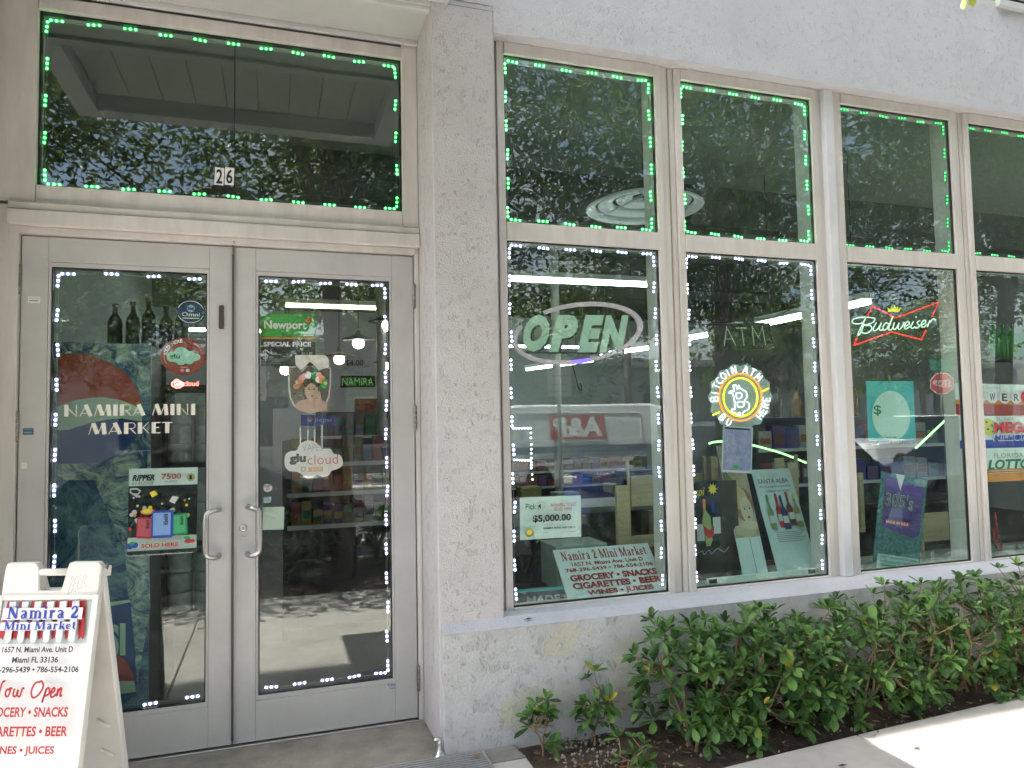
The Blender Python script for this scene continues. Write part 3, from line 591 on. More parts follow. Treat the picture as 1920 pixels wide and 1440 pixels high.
# ---- vape poster on the left door
M_pdark = mat('poster_black', (.02, .022, .024), .4, var=.6, vscale=30)
b = pb('poster', 'poster with three coloured devices and SOLD HERE on the shop-name door', 'poster', cL, (598, 48), (918, 40), (592, 455), .030, M_white, .001)
b.rect(.0, .2, 1, .79, M_pdark); b.rect(0, .945, 1, 1, M_black); b.txt('RIPPER', .05, .07, .37, .14, M_black, .035, .25); b.txt('BY RUFPUF', .05, .155, .36, .185, M_grey); b.txt('7500', .47, .065, .76, .13, M_dred, .015); b.txt('PUFFS', .52, .145, .7, .172, M_grey); b.disc(.9, .115, .06, .045, mat('gold_print', (.45, .38, .16), .5)); b.txt('1', .88, .09, .92, .14, M_black)
b.line([(.03, .23), (.12, .23), (.17, .255), (.14, .29), (.06, .285), (.17, .325)], .009, M_lgrey, curve=False); b.line([(.03, .23), (.03, .265), (.13, .325)], .007, M_lgrey, curve=False)
for k in range(46):
    u = random.uniform(.04, .96); v = random.gauss(.52, .1)
    if not .3 < v < .78: continue
    rr = random.uniform(.012, .04); b.disc(u, v, rr, rr*.75, random.choice([M_yel, M_org, M_lgrey, M_mint, M_green, M_red, M_lgrey]), 'fruit_print', 9)
b.disc(.3, .485, .1, .035, M_org, 'orange_slice'); b.disc(.3, .48, .075, .024, M_yel, 'orange_slice')
def dev(u, v, du, dv, tilt, M, M2):
    c, s = math.cos(tilt), math.sin(tilt)
    def q(a, d): return (u+du*(a*c-d*s*.6), v+dv*(a*s*.6+d*c))
    b.poly([q(-.3, -1.25), (q(.25, -1.25)), q(.25, -.9), q(-.3, -.9)], M_black, 'mouthpiece_print'); b.poly([q(-1, -.85), q(-.85, -1), q(.85, -1), q(1, -.85), q(1, .85), q(.85, 1), q(-.85, 1), q(-1, .85)], M2, 'device_print'); b.poly([q(-.85, -.85), q(.75, -.85), q(.75, .8), q(-.85, .8)], M, 'device_print')
    b.txt('RIPPER', q(.1, 0)[0], q(0, -.75)[1], q(.5, 0)[0], q(0, .1)[1], M_black, .02, 0, -90)
dev(.27, .67, .12, .12, .12, mat('pink_red_print', (.5, .1, .13), .5), M_dred); dev(.76, .645, .12, .125, -.1, mat('bright_green_print', (.06, .42, .16), .5), M_dkgreen); dev(.52, .635, .155, .155, 0, mat('sky_blue_print', (.22, .38, .68), .5), M_blue)
b.poly([(.33, .27), (.40, .245), (.45, .29), (.37, .325)], M_yel, 'device_print'); b.poly([(.66, .315), (.75, .33), (.69, .405), (.61, .375)], M_lgrey, 'device_print'); b.disc(.07, .865, .05, .035, M_blue); b.disc(.14, .855, .045, .033, M_blue); b.disc(.1, .835, .04, .02, M_green); b.disc(.9, .84, .06, .025, M_dred); b.disc(.96, .84, .04, .022, M_red); b.disc(.88, .80, .05, .02, M_green)
b.txt('SOLD HERE', .23, .845, .76, .89, M_red, .035); b.txt('This product contains Tobacco Free nicotine. Nicotine is an addictive chemical.', .03, .96, .97, .982, M_white, .01)
# ---- big drinks cooler with a printed side, just inside the left door
def water(name, dk, lt, sc, lo, hi):
    M = mat(name, dk, .3, var=.1, vscale=sc); n = M.node_tree.nodes
    for q in n:
        if q.type == 'TEX_NOISE': q.inputs['Distortion'].default_value = 2.5; q.inputs['Roughness'].default_value = .75
        if q.type == 'VALTORGB': e = q.color_ramp.elements; e[0].position = lo; e[1].position = hi; e[0].color = (*dk, 1); e[1].color = (*lt, 1)
    return M
M_sea = water('sea_print', (.008, .06, .19), (.25, .48, .5), 4, .42, .7); M_ice = water('ice_print', (.012, .07, .18), (.62, .75, .6), 6, .42, .64)
ck = empty('drinks_cooler', (-.75, .62, 0)); tag(ck, 'tall blue drinks cooler with icy soda artwork behind the left door', 'cooler')
xa, xb = P(92, 900, .40).x-.25, P(281, 900, .40).x
B(xa, .40, 0, xb, .42, P(200, 643, .40).z).build('printed_side', M_sea, ck); B(xa, .421, 0, xb, 1.1, P(200, 643, .40).z-.004).build('cabinet', M_shelf, ck)
def kpoly(pts, c, Y, M, name, root): return MB().add([P(*c(*q), Y) for q in pts], [tuple(range(len(pts)))]).build(name, M, root)
Mlr = mat('soda_red_print', (.5, .06, .055), .4, var=.15); Mlw = mat('soda_pale_print', (.5, .66, .5), .4); Mlb = mat('soda_navy_print', (.012, .055, .24), .4)
kpoly([(330, 720), (400, 712), (520, 715), (640, 770), (740, 840), (800, 950), (815, 1010), (330, 1010)], cA, .3985, Mlr, 'logo_red', ck)
kpoly([(330, 1018), (420, 985), (520, 968), (600, 966), (690, 980), (770, 1010), (818, 1045), (815, 1105), (700, 1085), (620, 1090), (520, 1110), (400, 1150), (330, 1155)], cA, .398, Mlw, 'logo_wave', ck)
kpoly([(330, 1157), (420, 1145), (520, 1112), (620, 1092), (700, 1088), (812, 1108), (780, 1200), (700, 1290), (600, 1340), (330, 1345)], cA, .3985, Mlb, 'logo_navy', ck)
kpoly([(330, 652), (860, 660), (862, 960), (815, 960), (760, 830), (640, 740), (480, 700), (330, 700)], cA, .3995, M_ice, 'ice_artwork', ck)
kpoly([(330, 1350), (600, 1345), (800, 1190), (862, 1110), (870, 1440), (330, 1440)], cA, .3995, M_ice, 'ice_artwork', ck)
kpoly([(400, 20), (600, 0), (690, 200), (700, 700), (640, 1040), (600, 700), (580, 420)], cL, .3992, M_ice, 'ice_artwork', ck)
kpoly([(485, 672), (605, 655), (630, 900), (632, 1100), (485, 1110)], cL, .3982, mat('soda_blue_print', (.015, .07, .26), .4), 'panel_print', ck)
kpoly([(485, 672), (605, 655), (606, 668), (485, 692)], cL, .3978, Mlw, 'panel_edge', ck)
for t, x0, x1 in (('S', 512, 553), ('I', 558, 584)):
    v, f = glyphs(t, .05); mn, mx = v.min(0), v.max(0); q = (v-mn)/(mx-mn); MB().add([P(*cL(x0+(x1-x0)*p[0], 920-(920-770)*p[1]-(x0-512)*.1), .3976) for p in q], f).build('lettering', Mlw, ck)
kpoly([(515, 945), (550, 915), (590, 940), (620, 1000), (625, 1035), (515, 1035)], cL, .3975, Mlr, 'logo_red', ck); kpoly([(515, 1036), (560, 1020), (625, 1035), (632, 1085), (560, 1095), (515, 1120)], cL, .3976, Mlw, 'logo_wave', ck)
# bottles standing on the cooler
def bottle(name, label, x, y, z, h, M, r=.04, group=None, cap=None):
    o = MB().lathe([(r*.9, 0), (r, .01), (r, h*.55), (r*.85, h*.65), (r*.36, h*.78), (r*.33, h*.95), (r*.38, h*.96), (r*.38, h)], (x, y, z), n=12).build(name, M, smooth=True); tag(o, label, 'bottle', group)
    if cap: MB().lathe([(r*.42, h*.94), (r*.42, h*1.01)], (x, y, z), n=12).build('cap', cap, o)
zc = P(200, 643, .40).z
for k in range(5): bottle('bottle', ['first', 'second', 'third', 'fourth', 'last'][k]+' dark bottle along the top of the drinks cooler', xa+.5+k*.085, .62+.03*(k % 2), zc, .24+.02*(k % 3), mat('dark_bottle', (.05, .06, .06), .25, var=.4), .038, 'bottles on the cooler', M_black)
# stacks of wrapped paper rolls
M_paper = mat('wrapped_paper', (.50, .55, .53), .6, var=.35, vscale=22)
sf1 = empty('paper_shelf', (-.2, .95, 0)); tag(sf1, 'dark shelving unit stacked with paper rolls inside the left door', 'shelf unit')
for z in (.45, .86, 1.32, 1.78): B(-.42, .8, z, .02, 1.2, z+.03).build('shelf_board', M_shelf, sf1)
for x in (-.43, .005): B(x, .8, 0, x+.02, 1.2, 2.0).build('upright', M_shelf, sf1)
for z0 in (.48, .89, 1.35):
    for r_ in range(3):
        for c_ in range(3):
            o = MB().lathe([(.02, 0), (.062, 0), (.066, .006), (.066, .104), (.062, .11), (.02, .11)], (-.34+c_*.14, .88, z0+r_*.113), n=14).build('paper_roll', M_paper, smooth=True); tag(o, 'wrapped paper roll, %s row up, %s along, %s shelf inside the left door' % (['lowest', 'middle', 'top'][r_], ['first', 'second', 'third'][c_], {.48: 'low', .89: 'middle', 1.35: 'high'}[z0]), 'paper roll', 'paper rolls on the shelf')
# ---- right door: cigarette price sign, shield picture, cloud sign
b = pb('price_sign', 'green and black price sign at the top of the cloud-sign door', 'sign', cB, (297, 485), (608, 490), (275, 785), .036, mat('slate_print', (.045, .05, .06), .4), .002)
b.rect(0, 0, 1, .48, mat('bright_leaf_green', (.03, .36, .06), .45)); b.rect(0, .45, 1, .485, M_org); b.txt('Newport', .06, .13, .84, .34, M_white, .03); b.poly([(.8, .12), (.9, .06), (.97, .1), (.9, .17)], M_red); b.rect(.78, .40, .97, .43, M_white); b.txt('SPECIAL PRICE', .05, .54, .92, .63, M_white, .04); b.txt('$', .03, .68, .13, .9, M_lgrey, .01); b.txt('PLUS', .74, .74, .94, .82, M_lgrey, .03)
shp = [(0, .17), (.07, .18), (.16, .17), (.3, .26), (.5, .12), (.7, .26), (.86, .18), (1, .2), (.985, .5), (.95, .7), (.86, .86), (.72, .95), (.5, 1), (.28, .95), (.12, .86), (.03, .72), (0, .5)]
b = pb('shield_picture', 'shield-shaped white-edged picture of a woman with a flower crown', 'picture', cB, (432, 730), (680, 730), (432, 1062), .045, M_white, .002, shape=shp)
cx_ = lambda p: (.5+(p[0]-.5)*.93, .56+(p[1]-.56)*.945)
b.poly([cx_(p) for p in shp], mat('taupe_print', (.20, .17, .15), .5, var=.25, vscale=12), 'picture_background')
b.disc(.53, .86, .38, .12, M_skin, 'shoulders_print'); b.disc(.53, .6, .155, .17, M_skin, 'face_print'); b.disc(.53, .46, .2, .1, mat('brown_hair_print', (.09, .055, .035), .6), 'hair_print'); b.disc(.53, .62, .135, .15, mat('pale_skin_print', (.70, .50, .40), .55), 'face_print')
for u in (.475, .59): b.disc(u, .575, .028, .012, M_black, 'eye_print', 10); b.line([(u-.035, .548), (u+.035, .545)], .0016, M_black)
b.line([(.535, .58), (.53, .63), (.545, .64)], .0016, M_grey); b.disc(.545, .695, .036, .014, M_dred, 'mouth_print', 12)
for q in ([(.9, .95), (.76, .86), (.74, .76), (.7, .62)], [(.74, .78), (.66, .7), (.6, .72)], [(.74, .8), (.64, .76), (.56, .75)], [(.72, .76), (.66, .64), (.62, .6)]): b.line(q, .012, M_skin, 'hand_print')
for k in range(30):
    a = math.pi*(1.02-k/29*1.04); rr = random.uniform(.04, .075); b.disc(.53+.3*math.cos(a)+random.uniform(-.05, .05), .50-.18*math.sin(a)+random.uniform(-.05, .05), rr, rr*.75, random.choice([M_pink, M_pink, M_skin, M_org, M_white, M_green, mat('rose_print', (.75, .42, .42), .5)]), 'flower_print', 10)
b.line([(.4, .29), (.46, .27), (.44, .33), (.52, .3), (.56, .32), (.62, .29), (.68, .31)], .002, M_white); b.poly([(.16, 0), (.2, -.01), (.78, -.01), (.88, .0), (.94, .08), (.93, .2), (.7, .25), (.52, .115), (.48, .115), (.3, .25), (.17, .16)], mat('aged_paper', (.62, .62, .56), .6, var=.3, vscale=40), 'flap')
hs = empty('hanging_cloud_sign', P(*cB(573, 1430), .06)); tag(hs, 'white cloud-shaped sign hanging behind the right door glass', 'sign')
for x, ya in ((500, 1140), (543, 1150), (582, 1148), (624, 1125)):
    a = P(*cB(x, ya), .06); c = P(*cB(x-2, 1255), .06); B(a.x-.0032, .059, c.z, a.x+.0032, .062, a.z).build('hanger_strip', M_white, hs)
    t_ = P(*cB(x+2, 1045), .06); MB().tube([(a.x, .0605, a.z), (t_.x, .0605, t_.z)], .0008, n=5).build('string', M_lgrey, hs)
    MB().tube([(a.x+.006*math.cos(q), .0605, a.z+.006*math.sin(q)) for q in np.arange(0, 6.28, .7)], .0012, n=5, closed=True).build('ring', M_grey, hs)
cw = [P(*cB(402+(747-402)*a, 1206+(1433-1206)*c), .055) for a, c in [tuple(q) for q in smooth_path(cloud+[cloud[0]], 4)][:-1]]
MB().prism(cw, (0, .003, 0)).build('cloud_panel', mat('cloud_white', (.82, .80, .78), .45), hs)
tube_text(hs, 'glu', cB(437, 1290), cB(532, 1350), .0535, mat('ink_black', (.02, .018, .02), .5), .05); tube_text(hs, 'cloud', cB(542, 1296), cB(716, 1346), .0535, mat('red_line_print', (.62, .16, .16), .5), -.008); tube_text(hs, 'VAPES', cB(512, 1235), cB(628, 1272), .0535, M_grey, -.02)
a = P(*cB(545, 1366), .0535); c = P(*cB(630, 1390), .0535); B(a.x, .053, c.z, c.x, .0535, a.z).build('price_patch', mat('pale_orange_print', (.80, .48, .2), .5), hs); tube_text(hs, '$10.99', cB(565, 1370), cB(625, 1387), .052, M_white, .01)
q = P(*cB(516, 1377), .0535); MB().tube([(q.x+.011*math.cos(t), .053, q.z+.011*math.sin(t)) for t in np.arange(0, 6.28, .5)], .0012, n=5, closed=True).build('round_mark', M_black, hs)
b = sticker('round_sticker', 'tiny round white sticker beside the right door handle', 'sticker', 502, 915, .042, .04, .028, M_white, shape=[(.5+.5*math.cos(2*math.pi*k/20), .5+.5*math.sin(2*math.pi*k/20)) for k in range(20)]); b.rect(.3, .4, .7, .75, M_pink); b.rect(.2, .2, .8, .3, M_blue)
b = sticker('paper_slip', 'narrow pale blue slip above the note by the right door handle', 'paper', 501, 937, .036, .03, .028, mat('pale_blue_paper', (.55, .66, .72), .6)); b.txt('1970', .1, .5, .9, .85, M_grey)
b = pb('paper_note', 'blank pale green note behind the right door handle', 'paper', idn, (492, 951), (532, 950), (492, 994), .032, mat('pale_green_paper', (.62, .74, .64), .6), .001)
# =========================================================== first window
YS = -.255
op = empty('open_sign', P(1083, 683, YS)); tag(op, 'oval open sign with big grey-green letters and a pink ring', 'sign')
M_opl = mat('open_letter_plastic', (.46, .56, .48), .4, emit=(.4, .55, .45), estr=.03, sample=False); M_ring = mat('open_ring_plastic', (.66, .46, .52), .4, emit=(.6, .45, .55), estr=.05, sample=False)
el = lambda cx, cy, rx, ry, rot, a: (cx+rx*math.cos(a)*math.cos(rot)-ry*math.sin(a)*math.sin(rot), cy+rx*math.cos(a)*math.sin(rot)+ry*math.sin(a)*math.cos(rot))
def ring_band(a0, a1, n, M, name, w=30):
    o, i_ = [], []
    for k in range(n+1):
        a = math.radians(a0+(a1-a0)*k/n); o.append(P(*c1u(*el(715, 757, 480, 222, -.14, a)), YS)); i_.append(P(*c1u(*el(715, 757, 480-w*1.05, 222-w, -.14, a)), YS))
    mb = MB(); N = n+1; pts = o+i_; back = [p+Vector((0, .022, 0)) for p in pts]
    fs = []
    for k in range(n): fs += [(k, k+1, N+k+1, N+k), (2*N+k, 2*N+N+k, 2*N+N+k+1, 2*N+k+1), (k, 2*N+k, 2*N+k+1, k+1), (N+k, N+k+1, 3*N+k+1, 3*N+k)]
    return mb.add(pts+back, fs).build(name, M, op)
ring_band(-118, 82, 40, M_ring, 'oval_ring'); ring_band(100, 210, 30, M_ring, 'oval_ring'); ring_band(82, 100, 6, glow('violet_segment', (.25, .14, 1), .45), 'lit_ring_segment')
M_opb = mat('open_shadow_and_bar', (.07, .085, .085), .4)
for ch, x0, x1 in (('O', 315, 505), ('P', 500, 715), ('E', 712, 905), ('N', 872, 1085)):
    v, f = glyphs(ch, .07, .28); mn, mx = v.min(0), v.max(0); q = (v-mn)/(mx-mn); z0, z1 = 893, 622
    def at(p, dx=0, dz=0, Y=YS): return P(*c1u(x0+(x1-x0)*p[0]+dx, z0+(z1-z0)*p[1]+dz+(x0-315)*.01), Y)
    MB().add([at(p) for p in q], f).build('letter', M_opl, op)
    MB().add([at(p, 16, 8, YS+.018) for p in q], f).build('letter_shadow_backing', M_opb, op)  # dark offset copy of the letter, painted as its shadow
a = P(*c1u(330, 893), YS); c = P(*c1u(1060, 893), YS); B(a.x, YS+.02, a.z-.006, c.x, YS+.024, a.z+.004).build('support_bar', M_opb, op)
for x in (395, 700): t_ = P(*c1u(x, 905), YS+.03); MB().tube([(t_.x, YS+.03, t_.z), (t_.x, YS+.03, ZL[1])], .0015, n=5).build('hanging_wire', M_black, op)
MB().tube(smooth_path([P(*c1u(675, 990), YS+.03), P(*c1u(700, 1080), YS+.03), P(*c1u(715, 1150), YS+.03), P(*c1u(740, 1170), YS+.03), P(*c1u(735, 1120), YS+.03)]), .003, n=6).build('power_cord', M_black, op)
b = pb('winning_ticket', 'pale lottery winning ticket notice taped inside the first window', 'notice', c1l, (240, 632), (614, 618), (246, 892), YG+.010, M_white, .001)
b.txt('Pick', .09, .15, .26, .29, M_dkgreen, .015); b.txt('4', .29, .16, .34, .28, M_black, .02)
for k in range(14):
    a = k*math.pi/7; b.line([(.32+.05*math.cos(a), .2+.07*math.sin(a)), (.32+.085*math.cos(a), .2+.12*math.sin(a))], .002, M_grey, curve=False)
b.txt('WINNING TICKET', .47, .16, .91, .24, M_dred, .0); b.txt('SOLD HERE', .54, .26, .83, .34, M_dred, .0); b.txt('$5,000.00', .19, .42, .81, .61, M_black, .03); b.txt('NAMIRA FOOD AND DELI 2', .36, .72, .88, .765, M_black, .02); b.disc(.13, .83, .07, .1, mat('olive_print', (.2, .26, .1), .5)); b.disc(.13, .81, .045, .065, M_yel); b.rect(.24, .75, .28, .76, M_grey); b.rect(.36, .83, .42, .84, M_grey); b.rect(.76, .84, .92, .85, M_grey)
b.line([(.05, .41), (.95, .39), (.96, .62), (.05, .64), (.05, .41)], .0016, M_lgrey, curve=False)
# leaning shop board
BL, BR = P(1066, 1126, -.262), P(1252, 1107, -.262); zb_ = .602; BL.z = BR.z = zb_; hvec = Vector((0, .215, .232))
b = Board('shop_sign_board', 'white shop board with dark red grocery lettering leaning in the first window', 'sign board', BL+hvec, BR+hvec, BL, mat('board_white', (.80, .84, .84), .5), .005)
b.stroke_txt(SERIF, 'Namira 2 Mini Market', .06, .05, .95, .235, M_dred); b.txt('1657 N. Miami Ave. Unit D', .14, .28, .88, .36, M_dred, .02); b.txt('768-296-5439 • 786-554-2106', .06, .395, .96, .47, M_dred, .02); b.txt('GROCERY • SNACKS', .08, .53, .97, .655, M_dred, .045); b.txt('CIGARETTES • BEER', .08, .685, .98, .81, M_dred, .045); b.txt('WINES • JUICES', .2, .845, .87, .965, M_dred, .045)
b = pb('low_banner', 'low dark banner with cut-off pale capitals at the window foot', 'banner', c1l, (228, 1195), (515, 1175), (228, 1290), -.20, mat('navy_banner', (.02, .05, .08), .5), .004)
b.rect(0, 0, 1, .22, M_teal); b.txt('MADE IN', .2, .5, 1.25, 1.0, M_lgrey, .03)
# objects standing just inside the first window
def crate(name, label, cat, x0, y0, z0, x1, y1, z1, M, M2=None, group=None):
    r = empty(name, ((x0+x1)/2, (y0+y1)/2, z0)); tag(r, label, cat, group)
    B(x0, y0, z0, x1, y1, z1-.02).build('body', M, r, bevel=.004); B(x0-.004, y0-.004, z1-.02, x1+.004, y1+.004, z1).build('lid', M2 or M, r, bevel=.004); return r
p0, p1 = P(1043, 1060, .0), P(1137, 1018, .0)
crate('metal_box', 'pale grey-green metal box behind the leaning shop board', 'box', p0.x, .0, .598, p1.x, .25, p1.z, mat('grey_green_metal', (.42, .50, .45), .5))
def stand(label, parts, Y):
    r = empty('wooden_display', (0, Y, .6)); tag(r, label, 'display stand', 'pale wooden wine displays behind the windows')
    for nm, c, (xa, ya, xb, yb), dy, d in parts:
        a, q = P(*c(xa, ya), Y+dy), P(*c(xb, yb), Y+dy); B(min(a.x, q.x), Y+dy, q.z, max(a.x, q.x), Y+dy+d, a.z).build(nm, M_wood, r, bevel=.002)
stand('pale wooden display stand behind the shop board in the first window', [('post', c1l, (838, 560, 930, 920), 0, .03), ('back_panel', c1l, (925, 500, 1065, 680), .02, .02), ('post', c1l, (905, 400, 920, 560), .0, .02), ('lower_panel', c1l, (925, 870, 1085, 930), .02, .02)], .12)
stand('pale wooden picket display at the edge of the second window', [('post', c2l, (215, 420, 238, 580), 0, .02), ('post', c2l, (262, 420, 312, 575), .02, .02), ('rail', c2l, (150, 535, 240, 582), .021, .02)], .25)
stand('pale wooden picket display behind the bottle poster', [('picket', c2l, (700, 430, 760, 500), .02, .02), ('picket', c2l, (785, 460, 858, 700), 0, .02), ('post', c2l, (832, 405, 855, 560), .021, .02), ('post', c2l, (815, 560, 862, 780), .04, .02)], .35)
stand('pale wooden display stand behind the purple poster in the third window', [('post', c3l, (605, 540, 640, 1085), 0, .03), ('panel', c3l, (640, 770, 838, 955), .02, .02), ('post', c3l, (640, 955, 662, 1088), .0, .02), ('post', c3l, (190, 480, 240, 900), .0, .02)], .10)
# =========================================================== second window
at_ = empty('led_display', P(1390, 660, -.22)); tag(at_, 'black dot-matrix cash machine sign with faintly glowing dots hanging in the second window', 'sign')
qa = [P(*c2u(*q), -.22) for q in ((283, 690), (715, 680), (745, 865), (312, 888))]
MB().prism(qa, (0, .05, 0)).build('case', mat('black_plastic', (.018, .022, .02), .35), at_, bevel=.003)
M_dot = glow('led_dot', (.55, .65, .5), .35)  # dots made to glow faintly so the letters show
def dots(c, segs, Y, M, root, step=14, r=.0028):
    mb = MB()
    for a, q in segs:
        n = max(1, int(math.hypot(q[0]-a[0], q[1]-a[1])/step))
        for k in range(n+1):
            p = P(*c(a[0]+(q[0]-a[0])*k/n, a[1]+(q[1]-a[1])*k/n), Y); mb.add([p+Vector((r*math.cos(t), 0, r*math.sin(t))) for t in (0, 1.05, 2.1, 3.14, 4.2, 5.2)], [(0, 1, 2, 3, 4, 5)])
    return mb.build('led_dots', M, root)
dots(c2u, [((382, 845), (400, 715)), ((400, 715), (462, 843)), ((390, 800), (440, 800)), ((470, 720), (540, 720)), ((508, 720), (525, 843)), ((598, 843), (585, 712)), ((585, 712), (632, 790)), ((632, 790), (660, 712)), ((660, 712), (682, 840))], -.2225, M_dot, at_)
for x in (360, 630): t_ = P(*c2u(x, 680), -.2); MB().tube([(t_.x, -.2, t_.z), (t_.x, -.2, ZL[1])], .0012, n=5).build('hanging_wire', M_black, at_)
MB().tube(smooth_path([P(*c2u(*q), -.2) for q in ((540, 682), (545, 650), (640, 655), (740, 640), (850, 590), (930, 545))]), .003, n=6).build('power_cord', M_black, at_)
bc = empty('round_neon_sign', P(1388, 812, -.24)); tag(bc, 'round scalloped neon coin sign glowing white, orange and yellow', 'sign')
YB = -.24; BX, BY = 500, 1225
sc_ = [P(*c2u(BX+(226+10*math.cos(14*a))*math.cos(a), BY+(238+10*math.cos(14*a))*math.sin(a)), YB+.006) for a in np.arange(0, 2*math.pi, .06)]
MB().prism(sc_, (0, .006, 0)).build('acrylic_backing', mat('frosted_acrylic', (.30, .36, .36), .3, emit=(.5, .55, .55), estr=.03, sample=False), bc)
N_w = glow('white_neon', (1, 1, 1), .5); N_o = glow('orange_neon', (1, .28, .02), .45); N_y = glow('yellow_neon', (1, .82, .02), .45)
circ = lambda rx, ry, n=40: [P(*c2u(BX+rx*math.cos(2*math.pi*k/n), BY+ry*math.sin(2*math.pi*k/n)), YB) for k in range(n)]
neon(bc, circ(155, 172), .0045, N_o, 'orange_ring', sm=False, closed=True); neon(bc, circ(124, 140), .0048, N_y, 'yellow_ring', sm=False, closed=True)
def nl(root, c, pts, Y, r, M, name='neon_tube', sm=True): return neon(root, [P(*c(*q), Y) for q in pts], r, M, name, sm)
nl(bc, c2u, [(418, 1198), (425, 1182), (455, 1178), (448, 1140), (470, 1140), (478, 1168), (488, 1138), (498, 1160), (540, 1185), (548, 1225), (530, 1248), (562, 1270), (560, 1310), (520, 1335), (515, 1360), (498, 1362), (492, 1335), (478, 1360), (465, 1340), (440, 1335), (438, 1312), (462, 1308), (445, 1200), (418, 1198)], YB, .0032, N_w, 'coin_symbol')
nl(bc, c2u, [(468, 1195), (500, 1195), (512, 1212), (500, 1232), (474, 1232), (468, 1195)], YB, .0030, N_w, 'coin_symbol'); nl(bc, c2u, [(478, 1258), (515, 1258), (528, 1276), (515, 1295), (482, 1295), (478, 1258)], YB, .0030, N_w, 'coin_symbol')
nl(bc, c2u, [(655, 1185), (708, 1160)], YB, .005, N_y, sm=False); nl(bc, c2u, [(297, 1356), (348, 1334)], YB, .005, N_y, sm=False)
LET = {'B': [[(0,0),(0,1),(.6,.95),(.6,.6),(0,.52)], [(.05,.52),(.7,.4),(.65,.05),(0,0)]], 'I': [[(.3,0),(.3,1)]], 'T': [[(0,1),(.8,1)], [(.4,1),(.4,0)]], 'C': [[(.75,.85),(.4,1),(.05,.7),(.05,.3),(.4,0),(.75,.15)]], 'O': [[(.4,1),(.05,.7),(.05,.3),(.4,0),(.75,.3),(.75,.7),(.4,1)]], 'N': [[(.05,0),(.05,1)], [(.05,1),(.7,0)], [(.7,0),(.7,1)]], 'A': [[(0,0),(.35,1)], [(.35,1),(.75,0)], [(.12,.35),(.62,.35)]], 'M': [[(0,0),(.08,1)], [(.08,1),(.42,.3)], [(.42,.3),(.76,1)], [(.76,1),(.85,0)]], 'H': [[(.05,0),(.05,1)], [(.7,0),(.7,1)], [(.05,.5),(.7,.5)]], 'E': [[(.7,1),(.05,1)], [(.05,1),(.05,0)], [(.05,0),(.7,0)], [(.05,.5),(.6,.5)]], 'R': [[(.05,0),(.05,1)], [(.05,1),(.6,.95),(.62,.6),(.05,.5)], [(.3,.5),(.7,0)]], 'U': [[(.05,1),(.05,.25),(.38,0),(.7,.25),(.7,1)]], 'Y': [[(0,1),(.38,.5)], [(.76,1),(.38,.5)], [(.38,.5),(.38,0)]]}
def arc_neon(t, a0, a1, rx, ry, h, inward=False):
    n = len(t)
    for k, ch in enumerate(t):
        if ch not in LET: continue
        a = math.radians(a0+(a1-a0)*(k+.5)/n); cx, cy = BX+rx*math.cos(a), BY-ry*math.sin(a); th = a-math.pi/2 if not inward else a+math.pi/2
        for pl in LET[ch]:
            q = []
            for x, y in pl:
                lx, ly = (x-.38)*h*.85, (y-.5)*h; q.append((cx+lx*math.cos(th)-ly*math.sin(th), cy-(lx*math.sin(th)+ly*math.cos(th))))
            nl(bc, c2u, q, YB, .0030, N_w, 'neon_letter', sm=len(q) > 2)
arc_neon('BITCOIN', 190, 98, 190, 205, 52); arc_neon('ATM', 86, 38, 190, 205, 52)
arc_neon('HERE', -48, 2, 190, 205, 50, True); arc_neon('BU', -142, -108, 190, 205, 46, True)
b = pb('small_print', 'small purple picture taped under the round neon sign', 'picture', c2l, (350, 208), (552, 222), (334, 522), -.262, M_lgrey, .001)
b.rect(.04, .03, .96, .95, mat('violet_scribble_print', (.16, .13, .32), .5, var=.9, vscale=24, col2=(.42, .4, .55))); b.rect(.04, .03, .9, .07, M_black)
for k in range(26): u, v = random.uniform(.1, .85), random.uniform(.2, .85); b.line([(u, v), (u+random.uniform(-.12, .12), v+random.uniform(-.08, .08)), (u+random.uniform(-.15, .1), v+random.uniform(-.1, .1))], .0014, M_lgrey)
b.disc(.38, .87, .1, .04, M_green)
# leaning posters
def leaning(name, label, cat, c, BLp, BRp, TLp, Yb, M, zb=.602, th=.005):
    BL, BR = P(*c(*BLp), Yb), P(*c(*BRp), Yb); BR.z = BL.z = max(BL.z, zb); TL = PX(*c(*TLp), BL.x); return Board(name, label, cat, TL, TL+(BR-BL), BL, M, th)
b = leaning('wine_poster', 'dark wine poster with a pale bottle at the left of the second window', 'poster', c2l, (185, 1285), (470, 1228), (150, 590), -.10, mat('charcoal_print', (.02, .028, .028), .45, var=.3, vscale=14), .60)
b.txt('api', .0, .06, .23, .17, M_yel, .01, .3); st_ = [(.42+(.12 if k % 2 == 0 else .065)*math.cos(k*math.pi/9), .08+(.07 if k % 2 == 0 else .035)*math.sin(k*math.pi/9)) for k in range(18)]; b.poly(st_, M_yel, 'starburst_print')
b.rect(.0, .43, .17, .60, M_lgrey, 'label_print'); b.rect(.38, .37, .56, .54, M_lgrey, 'label_print'); b.poly([(.16, .2), (.22, .2), (.23, .3), (.33, .36), (.35, .6), (.3, .66), (.2, .66), (.13, .4), (.17, .32)], mat('pale_bottle_print', (.36, .40, .16), .5), 'bottle_print'); b.rect(.16, .18, .225, .27, M_org, 'bottle_neck'); b.poly([(.14, .44), (.28, .5), (.4, .46), (.38, .56), (.25, .58), (.17, .54)], M_red, 'red_cloth_print'); b.rect(.36, .2, .42, .32, M_blue, 'bottle_neck'); b.line([(.0, .72), (.1, .7), (.12, .74), (.25, .7), (.3, .74), (.45, .69), (.6, .73), (.72, .68)], .003, M_lgrey)
